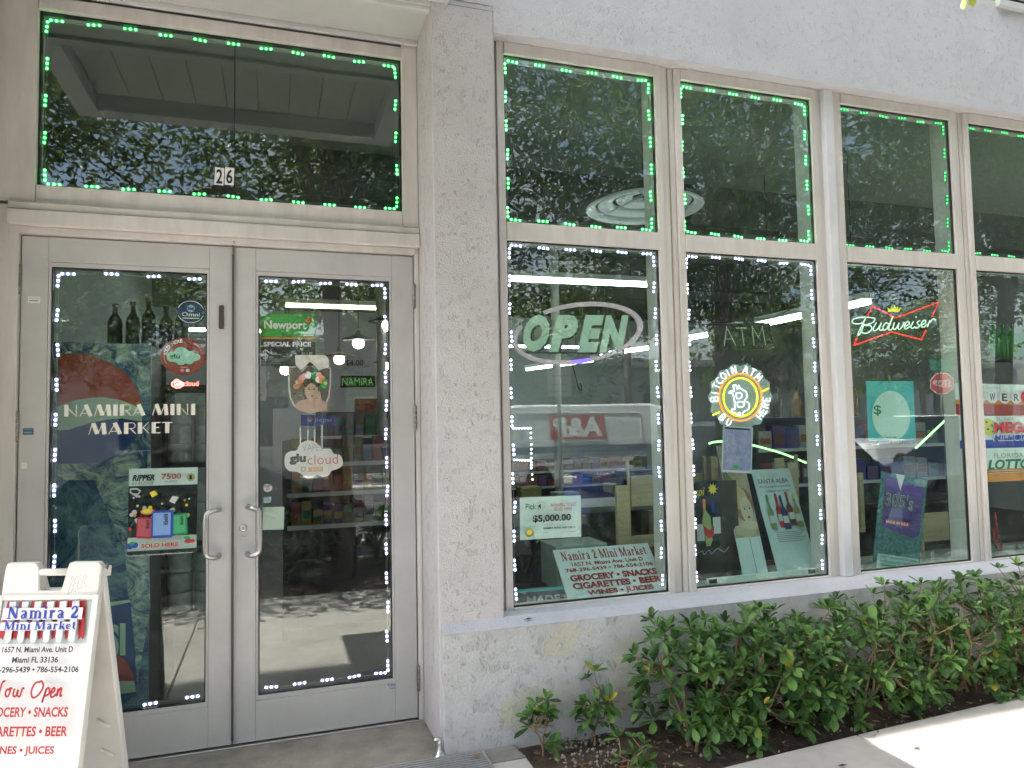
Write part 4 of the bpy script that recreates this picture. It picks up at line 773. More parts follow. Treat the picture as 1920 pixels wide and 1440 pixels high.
b = leaning('portrait_poster', 'tall sepia poster of a reclining woman leaning in the second window', 'poster', c2l, (482, 1226), (650, 1200), (300, 345), -.17, mat('pale_card', (.62, .74, .74), .5), .60)
b.rect(0, 0, 1, .72, M_tanp, 'photo_print'); b.disc(.58, .47, .42, .13, mat('auburn_print', (.27, .15, .08), .6), 'hair_print'); b.disc(.45, .42, .34, .09, mat('blonde_print', (.55, .42, .25), .6), 'hair_print'); b.disc(.67, .515, .235, .10, mat('warm_skin_print', (.62, .52, .38), .55), 'face_print'); b.disc(.45, .66, .42, .06, mat('dress_print', (.50, .44, .30), .55), 'dress_print'); b.disc(.66, .63, .3, .035, mat('warm_skin_print'), 'shoulders_print')
for u in (.58, .78): b.disc(u, .505, .03, .008, M_black, 'eye_print', 10); b.line([(u-.055, .488), (u+.055, .486)], .0022, M_black)
b.disc(.68, .572, .06, .009, M_dred, 'mouth_print', 12); b.line([(.67, .51), (.69, .545)], .002, M_grey)
b.poly([(.05, .2), (.4, .3), (.3, .38), (.1, .3)], mat('bottle_green_print', (.12, .2, .08), .5), 'bottle_print'); b.line([(.5, .73), (.52, 1)], .003, M_black, curve=False); b.line([(.85, .73), (.9, .9)], .002, M_grey, curve=False)
b = leaning('bottle_poster', 'pale poster of five wine bottles leaning in the second window', 'poster', c2l, (715, 1198), (985, 1190), (532, 508), -.15, mat('ice_blue_card', (.58, .70, .70), .5, var=.12, vscale=6), .60)
b.txt('SANTA ALBA', .1, .10, .88, .145, M_black, .0); b.line([(.18, .09), (.24, .04), (.3, .09)], .003, M_yel); b.line([(.5, .09), (.58, .045), (.68, .09)], .002, M_grey); b.txt('When the sun rises over the sea, experience', .1, .17, .9, .195, M_black, .0, .3); b.txt('a new sense of taste and Quality', .2, .215, .84, .24, M_black, .0, .3)
for k, (u, M) in enumerate(((.2, mat('green_bottle_print', (.2, .28, .14), .5)), (.42, M_dred), (.52, M_navy), (.68, mat('wine_print', (.13, .015, .03), .5)), (.84, mat('olive_bottle_print', (.26, .25, .1), .5)))):
    dv = [0, -.01, .01, -.02, 0][k]; b.poly([(u-.025, .27+dv), (u+.025, .27+dv), (u+.03, .38+dv), (u+.075, .42+dv), (u+.08, .6+dv), (u-.07, .6+dv), (u-.075, .42+dv), (u-.03, .38+dv)], M, 'bottle_print'); b.rect(u-.065, .47+dv, u+.072, .54+dv, M_lgrey, 'label_print'); b.rect(u-.028, .265+dv, u+.028, .32+dv, [M_green, M_dred, M_blue, M_dred, M_yel][k], 'bottle_neck')
for k in range(6): b.rect(.16, .635+k*.018, .86-.05*(k % 3), .642+k*.018, M_grey, 'small_text')
br = empty('white_rail', P(1430, 1090, -.25)); tag(br, 'white plastic rail with black ends along the second window foot', 'rail')
a, q = P(*c2l(240, 1268), -.25), P(*c2l(975, 1195), -.25); B(a.x, -.25, .612, q.x, -.235, .645).build('rail_body', mat('rail_white', (.72, .78, .74), .5), br, bevel=.003)
for x in (a.x+.035, q.x-.035): B(x-.025, -.254, .617, x+.025, -.2505, .641).build('end_clip', M_black, br)
gs = empty('green_light_tube', P(1420, 830, .5)); tag(gs, 'thin glowing green light tube crossing the second window', 'light tube')
nl(gs, c2l, [(250, 330), (300, 318), (430, 318), (560, 345), (740, 395), (905, 460)], .45, .007, glow('green_glow_tube', (.35, 1, .3), .8), 'tube')
# =========================================================== third window
bu = empty('neon_bow_tie_sign', P(1680, 650, -.2)); tag(bu, 'red bow-tie neon with pale script lettering in the third window', 'sign')
YN = -.2; N_br = glow('bright_red_neon', (1, .03, .03), .32); M_tubew = mat('pale_green_tube', (.62, .78, .62), .35, emit=(.6, .8, .65), estr=.25, sample=False)
nl(bu, c3u, [(178, 775), (485, 665), (730, 728), (770, 650)], YN, .0052, N_br, 'bow_outline', sm=False); nl(bu, c3u, [(178, 775), (205, 712)], YN, .0052, N_br, 'bow_outline', sm=False)
nl(bu, c3u, [(292, 530), (330, 452), (520, 550), (870, 422), (820, 540)], YN, .0052, N_br, 'bow_outline', sm=False)
BW = [[(255, 590), (200, 600), (165, 585), (180, 558), (240, 545), (320, 548), (350, 560), (330, 590), (265, 610), (310, 612), (325, 640), (290, 675), (245, 672)], [(275, 552), (245, 610), (210, 690), (235, 672), (262, 600)],
      [(362, 590), (338, 635), (345, 655), (375, 640), (405, 590)], [(405, 590), (388, 635), (398, 652), (415, 645)], [(462, 600), (440, 590), (418, 625), (425, 652), (455, 630), (500, 535)], [(480, 590), (462, 640), (480, 650), (500, 630)], [(510, 590), (500, 630), (515, 645), (540, 610), (548, 590), (540, 630), (555, 643), (580, 610), (590, 585)], [(598, 620), (632, 600), (625, 580), (605, 590), (592, 625), (605, 640), (645, 615)], [(665, 580), (645, 625), (660, 635), (675, 625)], [(690, 540), (686, 548)], [(720, 572), (695, 590), (715, 615), (690, 635), (675, 622)], [(735, 608), (765, 590), (762, 570), (742, 578), (728, 612), (745, 628), (775, 605)], [(800, 570), (780, 625)], [(800, 590), (825, 560), (850, 568)]]
for s_ in BW: nl(bu, c3u, s_, YN-.012, .0040, M_tubew, 'script_tube')
for pts in ([(240, 530), (285, 450), (320, 452), (272, 535)], [(690, 690), (740, 600), (770, 640), (735, 705)], [(160, 640), (760, 600), (770, 650), (160, 700)]): kpoly(pts, c3u, YN+.025, mat('sign_back_shadow', (.03, .045, .04), .5), 'backing_plate', bu)  # dark flat shapes behind the tubes, painted as their shadow
kpoly([(445+65*0, 480), (470, 440), (510, 425), (555, 440), (578, 480), (560, 510), (460, 512)], c3u, YN+.01, mat('crown_backing', (.04, .045, .03), .5), 'crown_backing', bu)
kpoly([(462, 500), (452, 465), (478, 480), (485, 455), (500, 475), (512, 440), (522, 475), (540, 452), (542, 480), (565, 462), (552, 500)], c3u, YN+.007, glow('crown_yellow', (.6, .55, .03), .35), 'crown', bu)
a, q = P(*c3u(460, 350), YN), P(*c3u(535, 402), YN); B(a.x, YN+.005, q.z, q.x, YN+.04, a.z).build('transformer_box', M_grey, bu, bevel=.003)
for pts in ([(285, 100), (290, 260), (312, 400)], [(285, 100), (320, 270), (375, 375)], [(610, 725), (680, 790), (780, 830), (900, 865)]): MB().tube([P(*c3u(*q), YN+.02) for q in pts], .0016, n=5).build('wire', M_black, bu)
b = pb('price_board', 'teal price board with a pale oval and dollar mark in the third window', 'sign', c3u, (260, 1068), (648, 1070), (298, 1560), -.235, M_teal, .003)
b.disc(.5, .58, .40, .42, mat('pale_oval_print', (.52, .68, .62), .5), 'oval_print', 40); b.txt('$', .13, .40, .29, .58, M_dkgreen, .015); b.txt('PLUS TAX', .36, .93, .58, .955, M_black, .01)
b = pb('tall_poster', 'tall purple poster with outlined numerals standing in the third window', 'poster', c3l, (272, 460), (600, 520), (285, 1158), -.245, mat('leafy_print', (.012, .03, .035), .5, var=.9, vscale=45, col2=(.10, .30, .32)), .003)
b.poly([(.08, .03), (.96, .09), (.93, .6), (.80, .64), (.12, .56)], M_pur, 'box_print'); b.poly([(.3, .0), (.5, .0), (.43, .17)], M_lgrey, 'light_beam'); b.poly([(.4, .17), (.2, .5), (.55, .56), (.5, .3)], mat('lilac_print', (.20, .15, .36), .5), 'light_beam'); b.txt("305's", .1, .2, .76, .36, M_black, .06); b.txt("305's", .12, .205, .74, .35, mat('silver_print', (.55, .6, .6), .4), .015); b.txt("305's", .125, .212, .735, .345, M_navy, -.012)
b.txt('FULL FLAVOR KINGS', .14, .445, .7, .475, M_navy, .0); b.rect(.16, .485, .68, .525, M_red); b.txt('MADE IN U.S.A', .18, .49, .66, .52, M_white, .02); b.rect(.06, .84, .95, .985, mat('notice_print', (.42, .62, .6), .5)); b.txt('SURGEON GENERAL\'S WARNING: Smoking', .12, .855, .9, .885, M_black); b.txt('Causes Lung Cancer, Heart Disease,', .12, .895, .9, .925, M_black); b.txt('Emphysema, And May Complicate Pregnancy.', .12, .935, .9, .965, M_black)
up = empty('slotted_upright', P(1815, 1050, -.2)); tag(up, 'white slotted metal shelf upright at the edge of the third window', 'shelf post')
a, q = P(*c3l(932, 300), -.2), P(*c3l(965, 1090), -.2); xc = (a.x+q.x)/2
B(xc-.016, -.2, .6, xc+.016, -.17, 2.4).build('upright_body', M_lgrey, up)
sl_ = MB()
for k in range(34): sl_.box(xc-.004, -.2012, .64+k*.05, xc+.004, -.2001, .66+k*.05)
sl_.build('slots', M_black, up)
nl(gs, c3l, [(595, 305), (800, 110)], .2, .007, MATS['green_glow_tube'], 'tube_end', sm=False)
# =========================================================== fourth window
def lotto(name, label, TL, TR, BL, M): return pb(name, label, 'poster', idn, TL, TR, BL, YG+.012, M, .001, 'lottery posters in the fourth window')
b = lotto('lottery_poster', 'lottery poster with a red lower band, topmost of three', (1790, 718), (1938, 722), (1792, 778), M_white)
b.rect(0, .52, 1, .75, M_org); b.rect(0, .66, 1, 1, M_dred)
for k, ch in enumerate('POWER'): b.disc(.15+k*.15, .42, .075, .2, M_lgrey, 'ball_print'); b.txt(ch, .115+k*.15, .3, .185+k*.15, .54, M_black, .02)
b.txt('FLORIDA', .3, .1, .55, .17, M_grey); b.disc(.88, .4, .08, .2, M_dred); b.txt('$', .955, .2, .99, .5, M_black, .02)
b = lotto('lottery_poster', 'lottery poster with a yellow ball and blue base, middle of three', (1797, 780), (1944, 779), (1800, 841), M_white)
b.poly([(0, .75), (.5, .75), (1, .5), (1, 1), (0, 1)], M_blue); b.disc(.36, .35, .1, .26, M_yel, 'ball_print')
for q in ((.34, .2), (.4, .3), (.35, .42), (.41, .5)): b.disc(q[0], q[1], .018, .04, M_dkgreen, 'star_print', 5)
b.txt('FLORIDA', .47, .05, .68, .16, M_grey); b.txt('MEGA', .42, .2, .93, .55, M_red, .05); b.txt('MILLIONS', .40, .58, .92, .8, M_white, .07, .2); b.txt('MILLIONS', .41, .6, .91, .78, M_blue, .04, .2)
b = lotto('lottery_poster', 'lottery poster with green capitals and orange base, lowest of three', (1803, 842), (1950, 838), (1808, 906), M_white)
b.rect(0, .62, 1, 1, M_org); b.txt('FLORIDA', .38, .16, .76, .3, M_grey); b.txt('LOTTO', .3, .34, .84, .64, M_dkgreen, .04, .2); b.txt('X', .86, .3, .93, .5, M_red, .03); b.rect(.3, .68, .9, .74, M_white); b.rect(.3, .695, .88, .725, M_dred)
cb = empty('red_cable', P(1872, 1030, -.2)); tag(cb, 'red cable looping down inside the fourth window', 'cable'); neon(cb, [P(x, y, -.2) for x, y in ((1866, 960), (1869, 990), (1874, 1012), (1877, 1025), (1873, 1032), (1868, 1024), (1862, 990))], .006, mat('red_rubber', (.5, .03, .04), .5), 'cable_run')
for k in range(4): bottle('beer_bottle', ['first', 'second', 'third', 'last'][k]+' green beer bottle along the shelf in the fourth window', P(1865+k*17, 672, .15).x, .15, P(1865, 672, .15).z, .26, mat('green_bottle_glass', (.01, .16, .03), .12, emit=(.0, .3, .03), estr=.02, sample=False), .034, 'green bottles in the fourth window')  # bottle glass given a slight green glow of its own
sfw = empty('bottle_shelf', (P(1890, 672, .15).x, .15, P(1890, 672, .15).z)); tag(sfw, 'narrow glass-like shelf carrying green bottles in the fourth window', 'shelf'); zz = P(1865, 672, .15).z; B(P(1850, 672, .15).x, .05, zz-.02, P(1960, 672, .15).x, .25, zz-.001).build('shelf_board', M_shelf, sfw); B(P(1850, 672, .15).x, .24, .6, P(1853, 672, .15).x+.01, .26, zz).build('bracket', M_shelf, sfw)
# =========================================================== shop interior
M_tube = mat('fluorescent_tube', (.9, .9, .9), .4, emit=(.93, 1, .97), estr=7)
def fluor(label, a, q, r=.018, M=None, up=.5):
    a, q = Vector(a), Vector(q); m_ = (a+q)/2; e = empty('fluorescent_lamp', m_); tag(e, label, 'lamp', 'fluorescent lamps hung in the shop')
    MB().tube([a, q], r, n=8).build('tube', M or M_tube, e, smooth=True)
    h = (q-a).normalized().cross(Vector((0, 0, 1)))*.05; z = Vector((0, 0, .028))
    MB().prism([a+h+z, q+h+z, q-h+z, a-h+z], (0, 0, .05)).build('housing', M_lgrey, e)
    for f in (.12, .88): p = a+(q-a)*f; MB().tube([p+Vector((0, 0, .078)), (p.x, p.y, 3.84)], .003, n=5).build('chain', M_black, e)
fluor('long fluorescent lamp high across the first window', P(920, 522, 2.55), P(1216, 535, 2.55))
y_ = .55
for k, (ya, yb) in enumerate(((.55, 1.9), (2.2, 3.6), (3.9, 5.4), (5.7, 8.6))):
    X_ = P(1640, 566, .5).x; fluor(['nearest', 'second', 'third', 'farthest'][k]+' fluorescent lamp in the row running into the shop', (X_, ya, 2.43), (X_, yb, 2.43+.03*k))
fluor('yellowish fluorescent lamp behind the cloud-sign door', P(535, 573, 4.6), P(717, 579, 4.6), .016, mat('yellow_tube', (.9, .9, .7), .4, emit=(.9, .95, .55), estr=3))
fluor('fluorescent lamp deep in the shop behind the open sign', (2.6, 8.2, 2.9), (5.6, 8.2, 2.9))
fluor('fluorescent lamp over the rear of the entrance aisle', (-1.2, 7.6, 3.0), (.6, 7.6, 3.0))
def pendant(label, px, py, Y, w):
    c = P(px, py, Y); e = empty('pendant_lamp', c); tag(e, label, 'lamp', 'enamel pendant lamps over the aisle')
    MB().lathe([(w, 0), (w, .006), (w*.55, .03), (w*.2, .06), (w*.14, .1), (.01, .11)], c, n=20).build('shade', mat('enamel_shade', (.25, .26, .28), .35), e, smooth=True)
    MB().lathe([(.01, -.09), (.045, -.075), (.06, -.04), (.05, -.003)], c, n=14).build('bulb', mat('lamp_bulb', (.9, .9, .9), .4, emit=(1, .98, .95), estr=4), e, smooth=True)
    MB().tube([c+Vector((0, 0, .1)), (c.x, c.y, 3.84)], .004, n=5).build('cord', M_black, e)
pendant('pendant lamp nearest the middle of the cloud-sign door', 672, 637, 3.4, .16); pendant('pendant lamp just behind the shield picture', 636, 668, 4.2, .16); pendant('pendant lamp cut off by the stile of the cloud-sign door', 722, 604, 3.0, .16); pendant('small pendant lamp left of the shield picture', 535, 688, 4.6, .13); pendant('dark pendant lamp beside the right door stile', 722, 680, 4.6, .14)
c = P(1208, 392, 1.35); e = empty('saucer_lamp', c); tag(e, 'large grey saucer lamp seen across the first two upper panes', 'lamp')
for r0, r1, z in ((.40, .47, .0), (.26, .37, .035), (.10, .22, .07)): MB().lathe([(r0, z+.03), (r1, z), (r1+.01, z+.012), (r0, z+.05), (r0, z+.03)], c, n=36, cap=False).build('ring', mat('saucer_grey', (.42, .46, .44), .4, emit=(.4, .45, .42), estr=.06, sample=False), e, smooth=True)
for k in range(3): a = k*2.1; MB().tube([c+Vector((.42*math.cos(a), .42*math.sin(a), .03)), c+Vector((0, 0, .12))], .008, n=5).build('arm', M_lgrey, e)
MB().tube([c+Vector((0, 0, .12)), (c.x, c.y, 3.84)], .008, n=6).build('cord', M_black, e)
# shelving with goods
PAL = [mat('pack_%s' % n_, tuple(v_*.55 for v_ in c_), .5, var=.5, vscale=30) for n_, c_ in (('red', (.45, .05, .05)), ('blue', (.05, .1, .42)), ('yellow', (.6, .45, .06)), ('green', (.06, .28, .1)), ('white', (.6, .6, .58)), ('orange', (.6, .22, .04)), ('purple', (.16, .06, .3)), ('brown', (.2, .1, .05)), ('teal', (.05, .3, .32)))]
me_pk = {}
ORD = ['first', 'second', 'third', 'fourth', 'fifth', 'sixth', 'seventh', 'eighth', 'ninth', 'tenth', 'eleventh', 'twelfth', 'thirteenth', 'fourteenth', 'fifteenth', 'sixteenth']
def goods(label, group, x0, x1, y, z, n, hmin=.09, hmax=.2, cat='grocery pack', dep=.1, row=0):
    x = x0
    for k in range(n):
        ww = (x1-x0)/n; h = random.uniform(hmin, hmax); M = random.choice(PAL); key = (M.name, round(ww, 3))
        if key not in me_pk:
            mb = MB(); u = ww*.46; mb.box(-u, -dep/2, 0, u, dep/2, 1); mb.add([(-u*.8, -dep/2-.002, .25), (u*.8, -dep/2-.002, .25), (u*.8, -dep/2-.002, .6), (-u*.8, -dep/2-.002, .6)], [(0, 1, 2, 3)], 1)
            me = bpy.data.meshes.new('grocery_pack'); me.from_pydata(mb.v, [], mb.f); me.polygons.foreach_set('material_index', mb.mi); me.materials.append(M); me.materials.append(random.choice(PAL)); me_pk[key] = me
        o = bpy.data.objects.new('grocery_pack', me_pk[key]); COL.objects.link(o); o.location = (x+ww/2, y, z); o.scale = (1, 1, h); o.rotation_euler = (0, 0, random.uniform(-.1, .1)); tag(o, '%s %s, %s along the %s shelf up %s' % (M.name.split('_')[1], label.split(' on ')[0], ORD[k], ORD[row], label.split(' ', 99)[-1] if False else 'behind'+label.split('behind')[1]), cat, group); x += ww
def gondola(label, x0, x1, y, zs, top, n, glabel, ggroup, hm=(.09, .2)):
    r = empty('shelf_unit', ((x0+x1)/2, y, 0)); tag(r, label, 'shelf unit', 'grocery shelves inside the shop')
    B(x0, y+.12, 0, x1, y+.15, top).build('back_panel', M_shelf, r)
    for x in (x0, x1-.03): B(x, y-.15, 0, x+.03, y+.119, top).build('side_panel', M_shelf, r)
    for row, z in enumerate(zs):
        B(x0+.031, y-.15, z-.03, x1-.031, y+.119, z-.001).build('shelf_board', M_shelf, r); B(x0+.031, y-.156, z-.032, x1-.031, y-.1505, z).build('price_strip', M_lgrey, r)
        goods(glabel, ggroup, x0+.06, x1-.06, y-.06, z, n, *hm, row=row)
gondola('low grocery shelf unit behind the cloud-sign door', .25, 1.35, 1.9, (.82, 1.06, 1.28), 1.45, 13, 'pack on behind the cloud-sign door', 'packs behind the right door')
gondola('tall grocery shelf unit farther back behind the right door', .6, 2.3, 3.9, (.85, 1.15, 1.45), 1.7, 15, 'pack on behind the right door at the rear', 'packs on the rear shelves')
gondola('shelf unit with household goods seen through the first window', 3.2, 5.6, 6.2, (.62, .84), 1.0, 16, 'pack on behind the first window', 'packs behind the first window', (.08, .18))
gondola('low counter shelf behind the winning ticket', 1.5, 2.6, 1.2, (.35, .7), .9, 9, 'pack on behind the winning ticket', 'packs on the counter shelf')
gondola('liquor shelf unit behind the third window', 4.6, 7.0, 2.2, (.9, 1.25), 1.55, 14, 'pack on behind the third window', 'packs behind the third window', (.12, .24))
for k in range(9): bottle('liquor_bottle', ORD[k]+' tall dark liquor bottle along the shelf top behind the third window', 4.75+k*.24, 2.2, 1.555, .30, [mat('brown_bottle', (.09, .045, .02), .15), MATS['dark_bottle'], mat('amber_bottle', (.22, .1, .02), .15)][k % 3], .045, 'liquor bottles behind the third window', M_black)
bx = crate('cardboard_box', 'red and white cooler-top box above the soda display', 'box', 1.02, 4.0, 1.70, 1.26, 4.2, 1.86, MATS['pack_red'], M_white)
b = pb('cooler_header', 'blue soda cooler header deep behind the right door', 'sign', cB, (500, 1065), (705, 1070), (500, 1128), 3.7, mat('soda_header_blue', (.02, .05, .28), .4, emit=(.02, .06, .35), estr=.04, sample=False), .03)
b.txt('pepsi', .40, .22, .86, .72, M_white, .0); b.disc(.25, .42, .075, .22, M_white); b.poly([(.178, .4), (.19, .28), (.25, .2), (.31, .28), (.322, .4), (.25, .42)], M_red)
b = pb('green_led_sign', 'dark sign with green dot capitals behind the right door', 'sign', cB, (728, 838), (930, 838), (728, 910), 3.2, M_black, .03); b.txt('NAMIRA', .06, .2, .94, .82, glow('dim_led_green', (.12, .35, .1), .25), -.01); b.line([(0, 0), (1, 0), (1, 1), (0, 1), (0, 0)], .01, M_lgrey, curve=False)
b = pb('price_card', 'white price card with black digits behind the right door', 'sign', cB, (752, 745), (908, 745), (752, 792), 2.8, M_lgrey, .006); b.txt('$4.00', .06, .1, .7, .9, M_black, .01)
b = sticker('parking_sign', 'small white permit notice on a post outside, mirrored in the glass', 'sign', 1038, 722, .2, .3, 5.4, M_white) if False else None
# pipe columns and a wall ladder rack
pc = MB().tube([(1.15, 3.0, 0), (1.15, 3.0, 3.84)], .045, n=12).build('shop_column', mat('pipe_paint', (.5, .5, .5), .5), smooth=True); tag(pc, 'slim painted pipe column inside the shop behind the right door', 'column')
pc = MB().tube([(3.25, 3.8, 0), (3.25, 3.8, 3.84)], .05, n=12).build('shop_column', mat('pipe_paint'), smooth=True); tag(pc, 'slim painted pipe column inside the shop behind the first window', 'column')
dsk = empty('counter_desk', (2.0, .8, 0)); tag(dsk, 'dark counter desk behind the first window', 'counter'); B(1.45, .55, .0, 3.1, .95, .95).build('desk_body', M_shelf, dsk); B(1.4, .5, .951, 3.15, 1.0, .99).build('desk_top', mat('desk_top_grey', (.2, .2, .2), .4), dsk, bevel=.004)
for k, (x, w_, h, M) in enumerate(((1.75, .14, .16, mat('dull_yellow_card', (.25, .2, .04), .6)), (2.0, .16, .1, M_grey), (2.5, .24, .26, M_black), (2.85, .1, .14, PAL[0]))): crate('counter_item', ['yellow card display', 'grey paper tray', 'black till screen', 'red pack'][k]+' on the dark counter behind the first window', 'counter item', x, .7, .992, x+w_, .82, .992+h*.8, M)
dt = empty('dotted_light_frame', P(980, 850, .9)); tag(dt, 'dotted white light outline of a cabinet behind the first window', 'light strip')
dots(c1l, [((205, 206), (310, 206)), ((312, 235), (312, 265)), ((315, 305), (315, 335)), ((315, 360), (315, 390)), ((315, 415), (315, 450)), ((320, 490), (322, 520)), ((210, 400), (310, 404))], .49, glow('dot_light', (1, 1, 1), 3), dt, 16, .006)
# interior clutter near the right windows
kg = crate('chest_box', 'dark chest behind the wooden display in the third window', 'box', 4.25, .3, .02, 5.3, .7, .92, M_black)
crate('stock_carton', 'brown stock carton low behind the posters of the second window', 'carton', 2.55, .45, .02, 3.1, .8, .95, mat('carton_brown', (.26, .17, .1), .8))
# =========================================================== A-frame sign
zt = 1.04; R0 = PZ(199, 1052, zt); ang = math.radians(-20); ex = Vector((math.cos(ang), math.sin(ang), 0)); nf = Vector((ex.y, -ex.x, 0)); W_ = .40; sp = .20
TR_p = R0+nf*.012; TL_p = TR_p-ex*W_; BLp = TL_p+nf*sp-Vector((0, 0, zt))
shape = [(.02, .02), (.05, 0), (.33, 0), (.36, .02), (.395, .10), (.605, .10), (.64, .02), (.67, 0), (.95, 0), (.98, .02), (1.0, 1), (.86, 1), (.83, .95), (.17, .95), (.14, 1), (0, 1)]
b = Board('sandwich_board', 'white plastic sandwich board with the striped shop poster by the doors', 'sandwich board', TL_p, TR_p, BLp, M_wplas, .03, shape=shape)
b.o.modifiers.new('bevel', 'BEVEL').width = .005
def lbox(b, u0, v0, u1, v1, y0, y1, M, name, bev=.003): return MB().box(u0*b.w, y0, (1-v1)*b.h, u1*b.w, y1, (1-v0)*b.h).build(name, M, b.o, bevel=bev)
for r_ in ((.0, .115, .062, .95), (.938, .115, 1.0, .95), (.062, .115, .938, .133), (.062, .93, .938, .95)): lbox(b, *r_, -.010, .0, M_wplas, 'poster_rim')
MB().tube([(.34*b.w, .015, .965*b.h), (.66*b.w, .015, .965*b.h)], .014, n=12).build('carry_handle', M_wplas, b.o, smooth=True)
b.L = 1
M_po = mat('poster_paper', (.68, .68, .68), .4); Mpr = mat('poster_red', (.36, .008, .012), .4); Mpb = mat('poster_blue', (.015, .035, .32), .4); Mpk = mat('poster_ink', (.02, .02, .022), .4)
b.rect(.064, .134, .936, .928, M_po, 'poster'); b.a, b.k = 1.0247, .854; b.rect(.064, .187, .936, .36, mat('awning_shade', (.45, .50, .49), .5), 'awning_shadow')
for k in range(7):
    u = .075+k*.126; sw_ = (k-3)*.012
    if k % 1 == 0: b.poly([(u+sw_*-.6+.01, .188), (u+.06-sw_*.6+.01, .188), (u+.062+sw_*.4, .32), (u+.05+sw_*.4, .345), (u+.031+sw_*.4, .335), (u+.01+sw_*.4, .345), (u+sw_*.4, .32)], Mpr, 'awning_stripe')
for k in range(6): u = .139+k*.126; b.disc(u+.032, .335, .031, .02, M_po, 'awning_scallop', 14); b.rect(u, .19, u+.064, .335, M_po, 'awning_stripe')
b.rect(.1, .215, .88, .262, M_po, 'name_band'); b.rect(.1, .272, .84, .305, M_po, 'name_band')
b.stroke_txt(SERIF, 'Namira 2', .15, .208, .85, .258, Mpb); b.stroke_txt(SERIF, 'Mini Market', .14, .268, .84, .302, Mpb)
b.txt('1657 N. Miami Ave. Unit D', .16, .368, .84, .392, Mpk, .028); b.txt('Miami FL 33136', .27, .408, .71, .432, Mpk, .028); b.txt('305-296-5439 • 786-554-2106', .06, .446, .92, .47, Mpk, .028)
# script "Now Open" drawn as pen strokes
NO = [[(.08, .56), (.10, .51), (.13, .505), (.16, .55), (.19, .56), (.21, .51), (.24, .5)], [(.29, .535), (.265, .535), (.26, .555), (.285, .56), (.3, .54), (.29, .53), (.32, .53)], [(.34, .53), (.335, .555), (.36, .56), (.375, .535), (.375, .555), (.4, .56), (.415, .53), (.43, .532)],
      [(.58, .505), (.53, .51), (.505, .54), (.525, .565), (.575, .555), (.61, .525), (.59, .503), (.565, .507)], [(.645, .53), (.62, .585), (.645, .535), (.67, .53), (.675, .55), (.64, .56)], [(.69, .55), (.725, .54), (.72, .528), (.7, .535), (.695, .558), (.72, .562), (.745, .55)], [(.76, .53), (.752, .56), (.77, .535), (.79, .53), (.785, .558), (.805, .556)]]
for q in NO: b.line(q, .0075, Mpr, 'script_stroke')
b.txt('GROCERY • SNACKS', .09, .60, .88, .638, Mpr, .03); b.txt('CIGARETTES • BEER', .08, .672, .90, .71, Mpr, .03); b.txt('WINES • JUICES', .17, .745, .80, .783, Mpr, .03)
b.a = b.k = 1.
for q in ([(.74, .115), (.755, .05)], [(.755, .05), (.78, .06), (.76, .08), (.785, .09), (.745, .115)], [(.82, .05), (.795, .06), (.785, .1), (.82, .1)], [(.795, .075), (.82, .073)], [(.86, .045), (.835, .055), (.83, .095), (.86, .09)], [(.835, .075), (.855, .07)], [(.87, .095), (.88, .045), (.91, .05), (.89, .07), (.92, .09)], [(.82, .13), (.83, .145), (.845, .128), (.86, .142), (.87, .125)]): b.line(q, .0018, M_grey, 'handwriting')
# back leaf of the sandwich board (a part of the same thing)
TRb = R0-nf*.012; bk = [TRb-ex*W_, TRb, TRb-nf*sp-Vector((0, 0, zt)), TRb-ex*W_-nf*sp-Vector((0, 0, zt))]
mwi = b.o.matrix_world.inverted()
def qv(u, v): p = bk[0].lerp(bk[1], u); q = bk[3].lerp(bk[2], u); return mwi @ p.lerp(q, v)
bo = MB().prism([qv(u, v) for u, v in shape], mwi.to_3x3() @ (nf*.032)).build('back_leaf', M_wplas, b.o, bevel=.005)
for vz in (.62, .74): MB().tube([qv(.78, vz)+mwi.to_3x3() @ (nf*.036), qv(.9, vz+.03)+mwi.to_3x3() @ (nf*.036)], .008, n=8).build('back_leaf_rib', M_wplas, b.o, smooth=True)
MB().lathe([(.001, -.006), (.011, -.004), (.011, .0)], tuple(mwi @ (R0+ex*.006-Vector((0, 0, .02)))), n=12, axis='x').build('hinge_bolt', M_hinge, b.o, smooth=True)
lbox(b, .93, .012, .995, .05, .03, .06, M_wplas, 'hinge_lug'); lbox(b, .005, .012, .07, .05, .03, .06, M_wplas, 'hinge_lug')
# =========================================================== small things by the entrance
ds = empty('door_stop', PZ(825, 1417, 0)); tag(ds, 'bell-shaped steel door stop on the floor by the column', 'door stop'); p = PZ(825, 1417, 0)
MB().lathe([(.034, .0), (.034, .006), (.022, .012), (.014, .03), (.010, .055), (.0095, .075)], p, n=20).build('bell_base', M_steel, ds, smooth=True); MB().tube([p+Vector((.004, .0, .072)), p+Vector((-.03, .012, .072))], .011, n=12).build('magnet_head', M_steel, ds, smooth=True)
dg = empty('drain_grate', (.95, -.62, 0)); tag(dg, 'slotted drain grate set in the paving before the base wall', 'drain grate')
x0, x1, y0, y1 = .62, 1.135, -.80, -.475
fm = MB(); M_gr = mat('grate_metal', (.38, .38, .38), .55, metal=.4, var=.2)
for (a, q, c, d) in ((x0, y0, x1, y0+.012), (x0, y1-.012, x1, y1), (x0, y0+.012, x0+.012, y1-.012), (x1-.012, y0+.012, x1, y1-.012)): fm.box(a, q, .003, c, d, .009)
fm.build('grate_frame', M_gr, dg); B(x0+.012, y0+.012, .0031, x1-.012, y1-.012, .0045).build('grate_well', M_black, dg)
for k in range(14): y = y0+.02+k*.0212; B(x0+.013, y, .0046, x1-.013, y+.014, .008).build('grate_bar', M_gr, dg)
M_dead = mat('dead_leaf', (.32, .14, .05), .8, var=.4); M_twig = mat('dark_twig', (.07, .05, .04), .9)
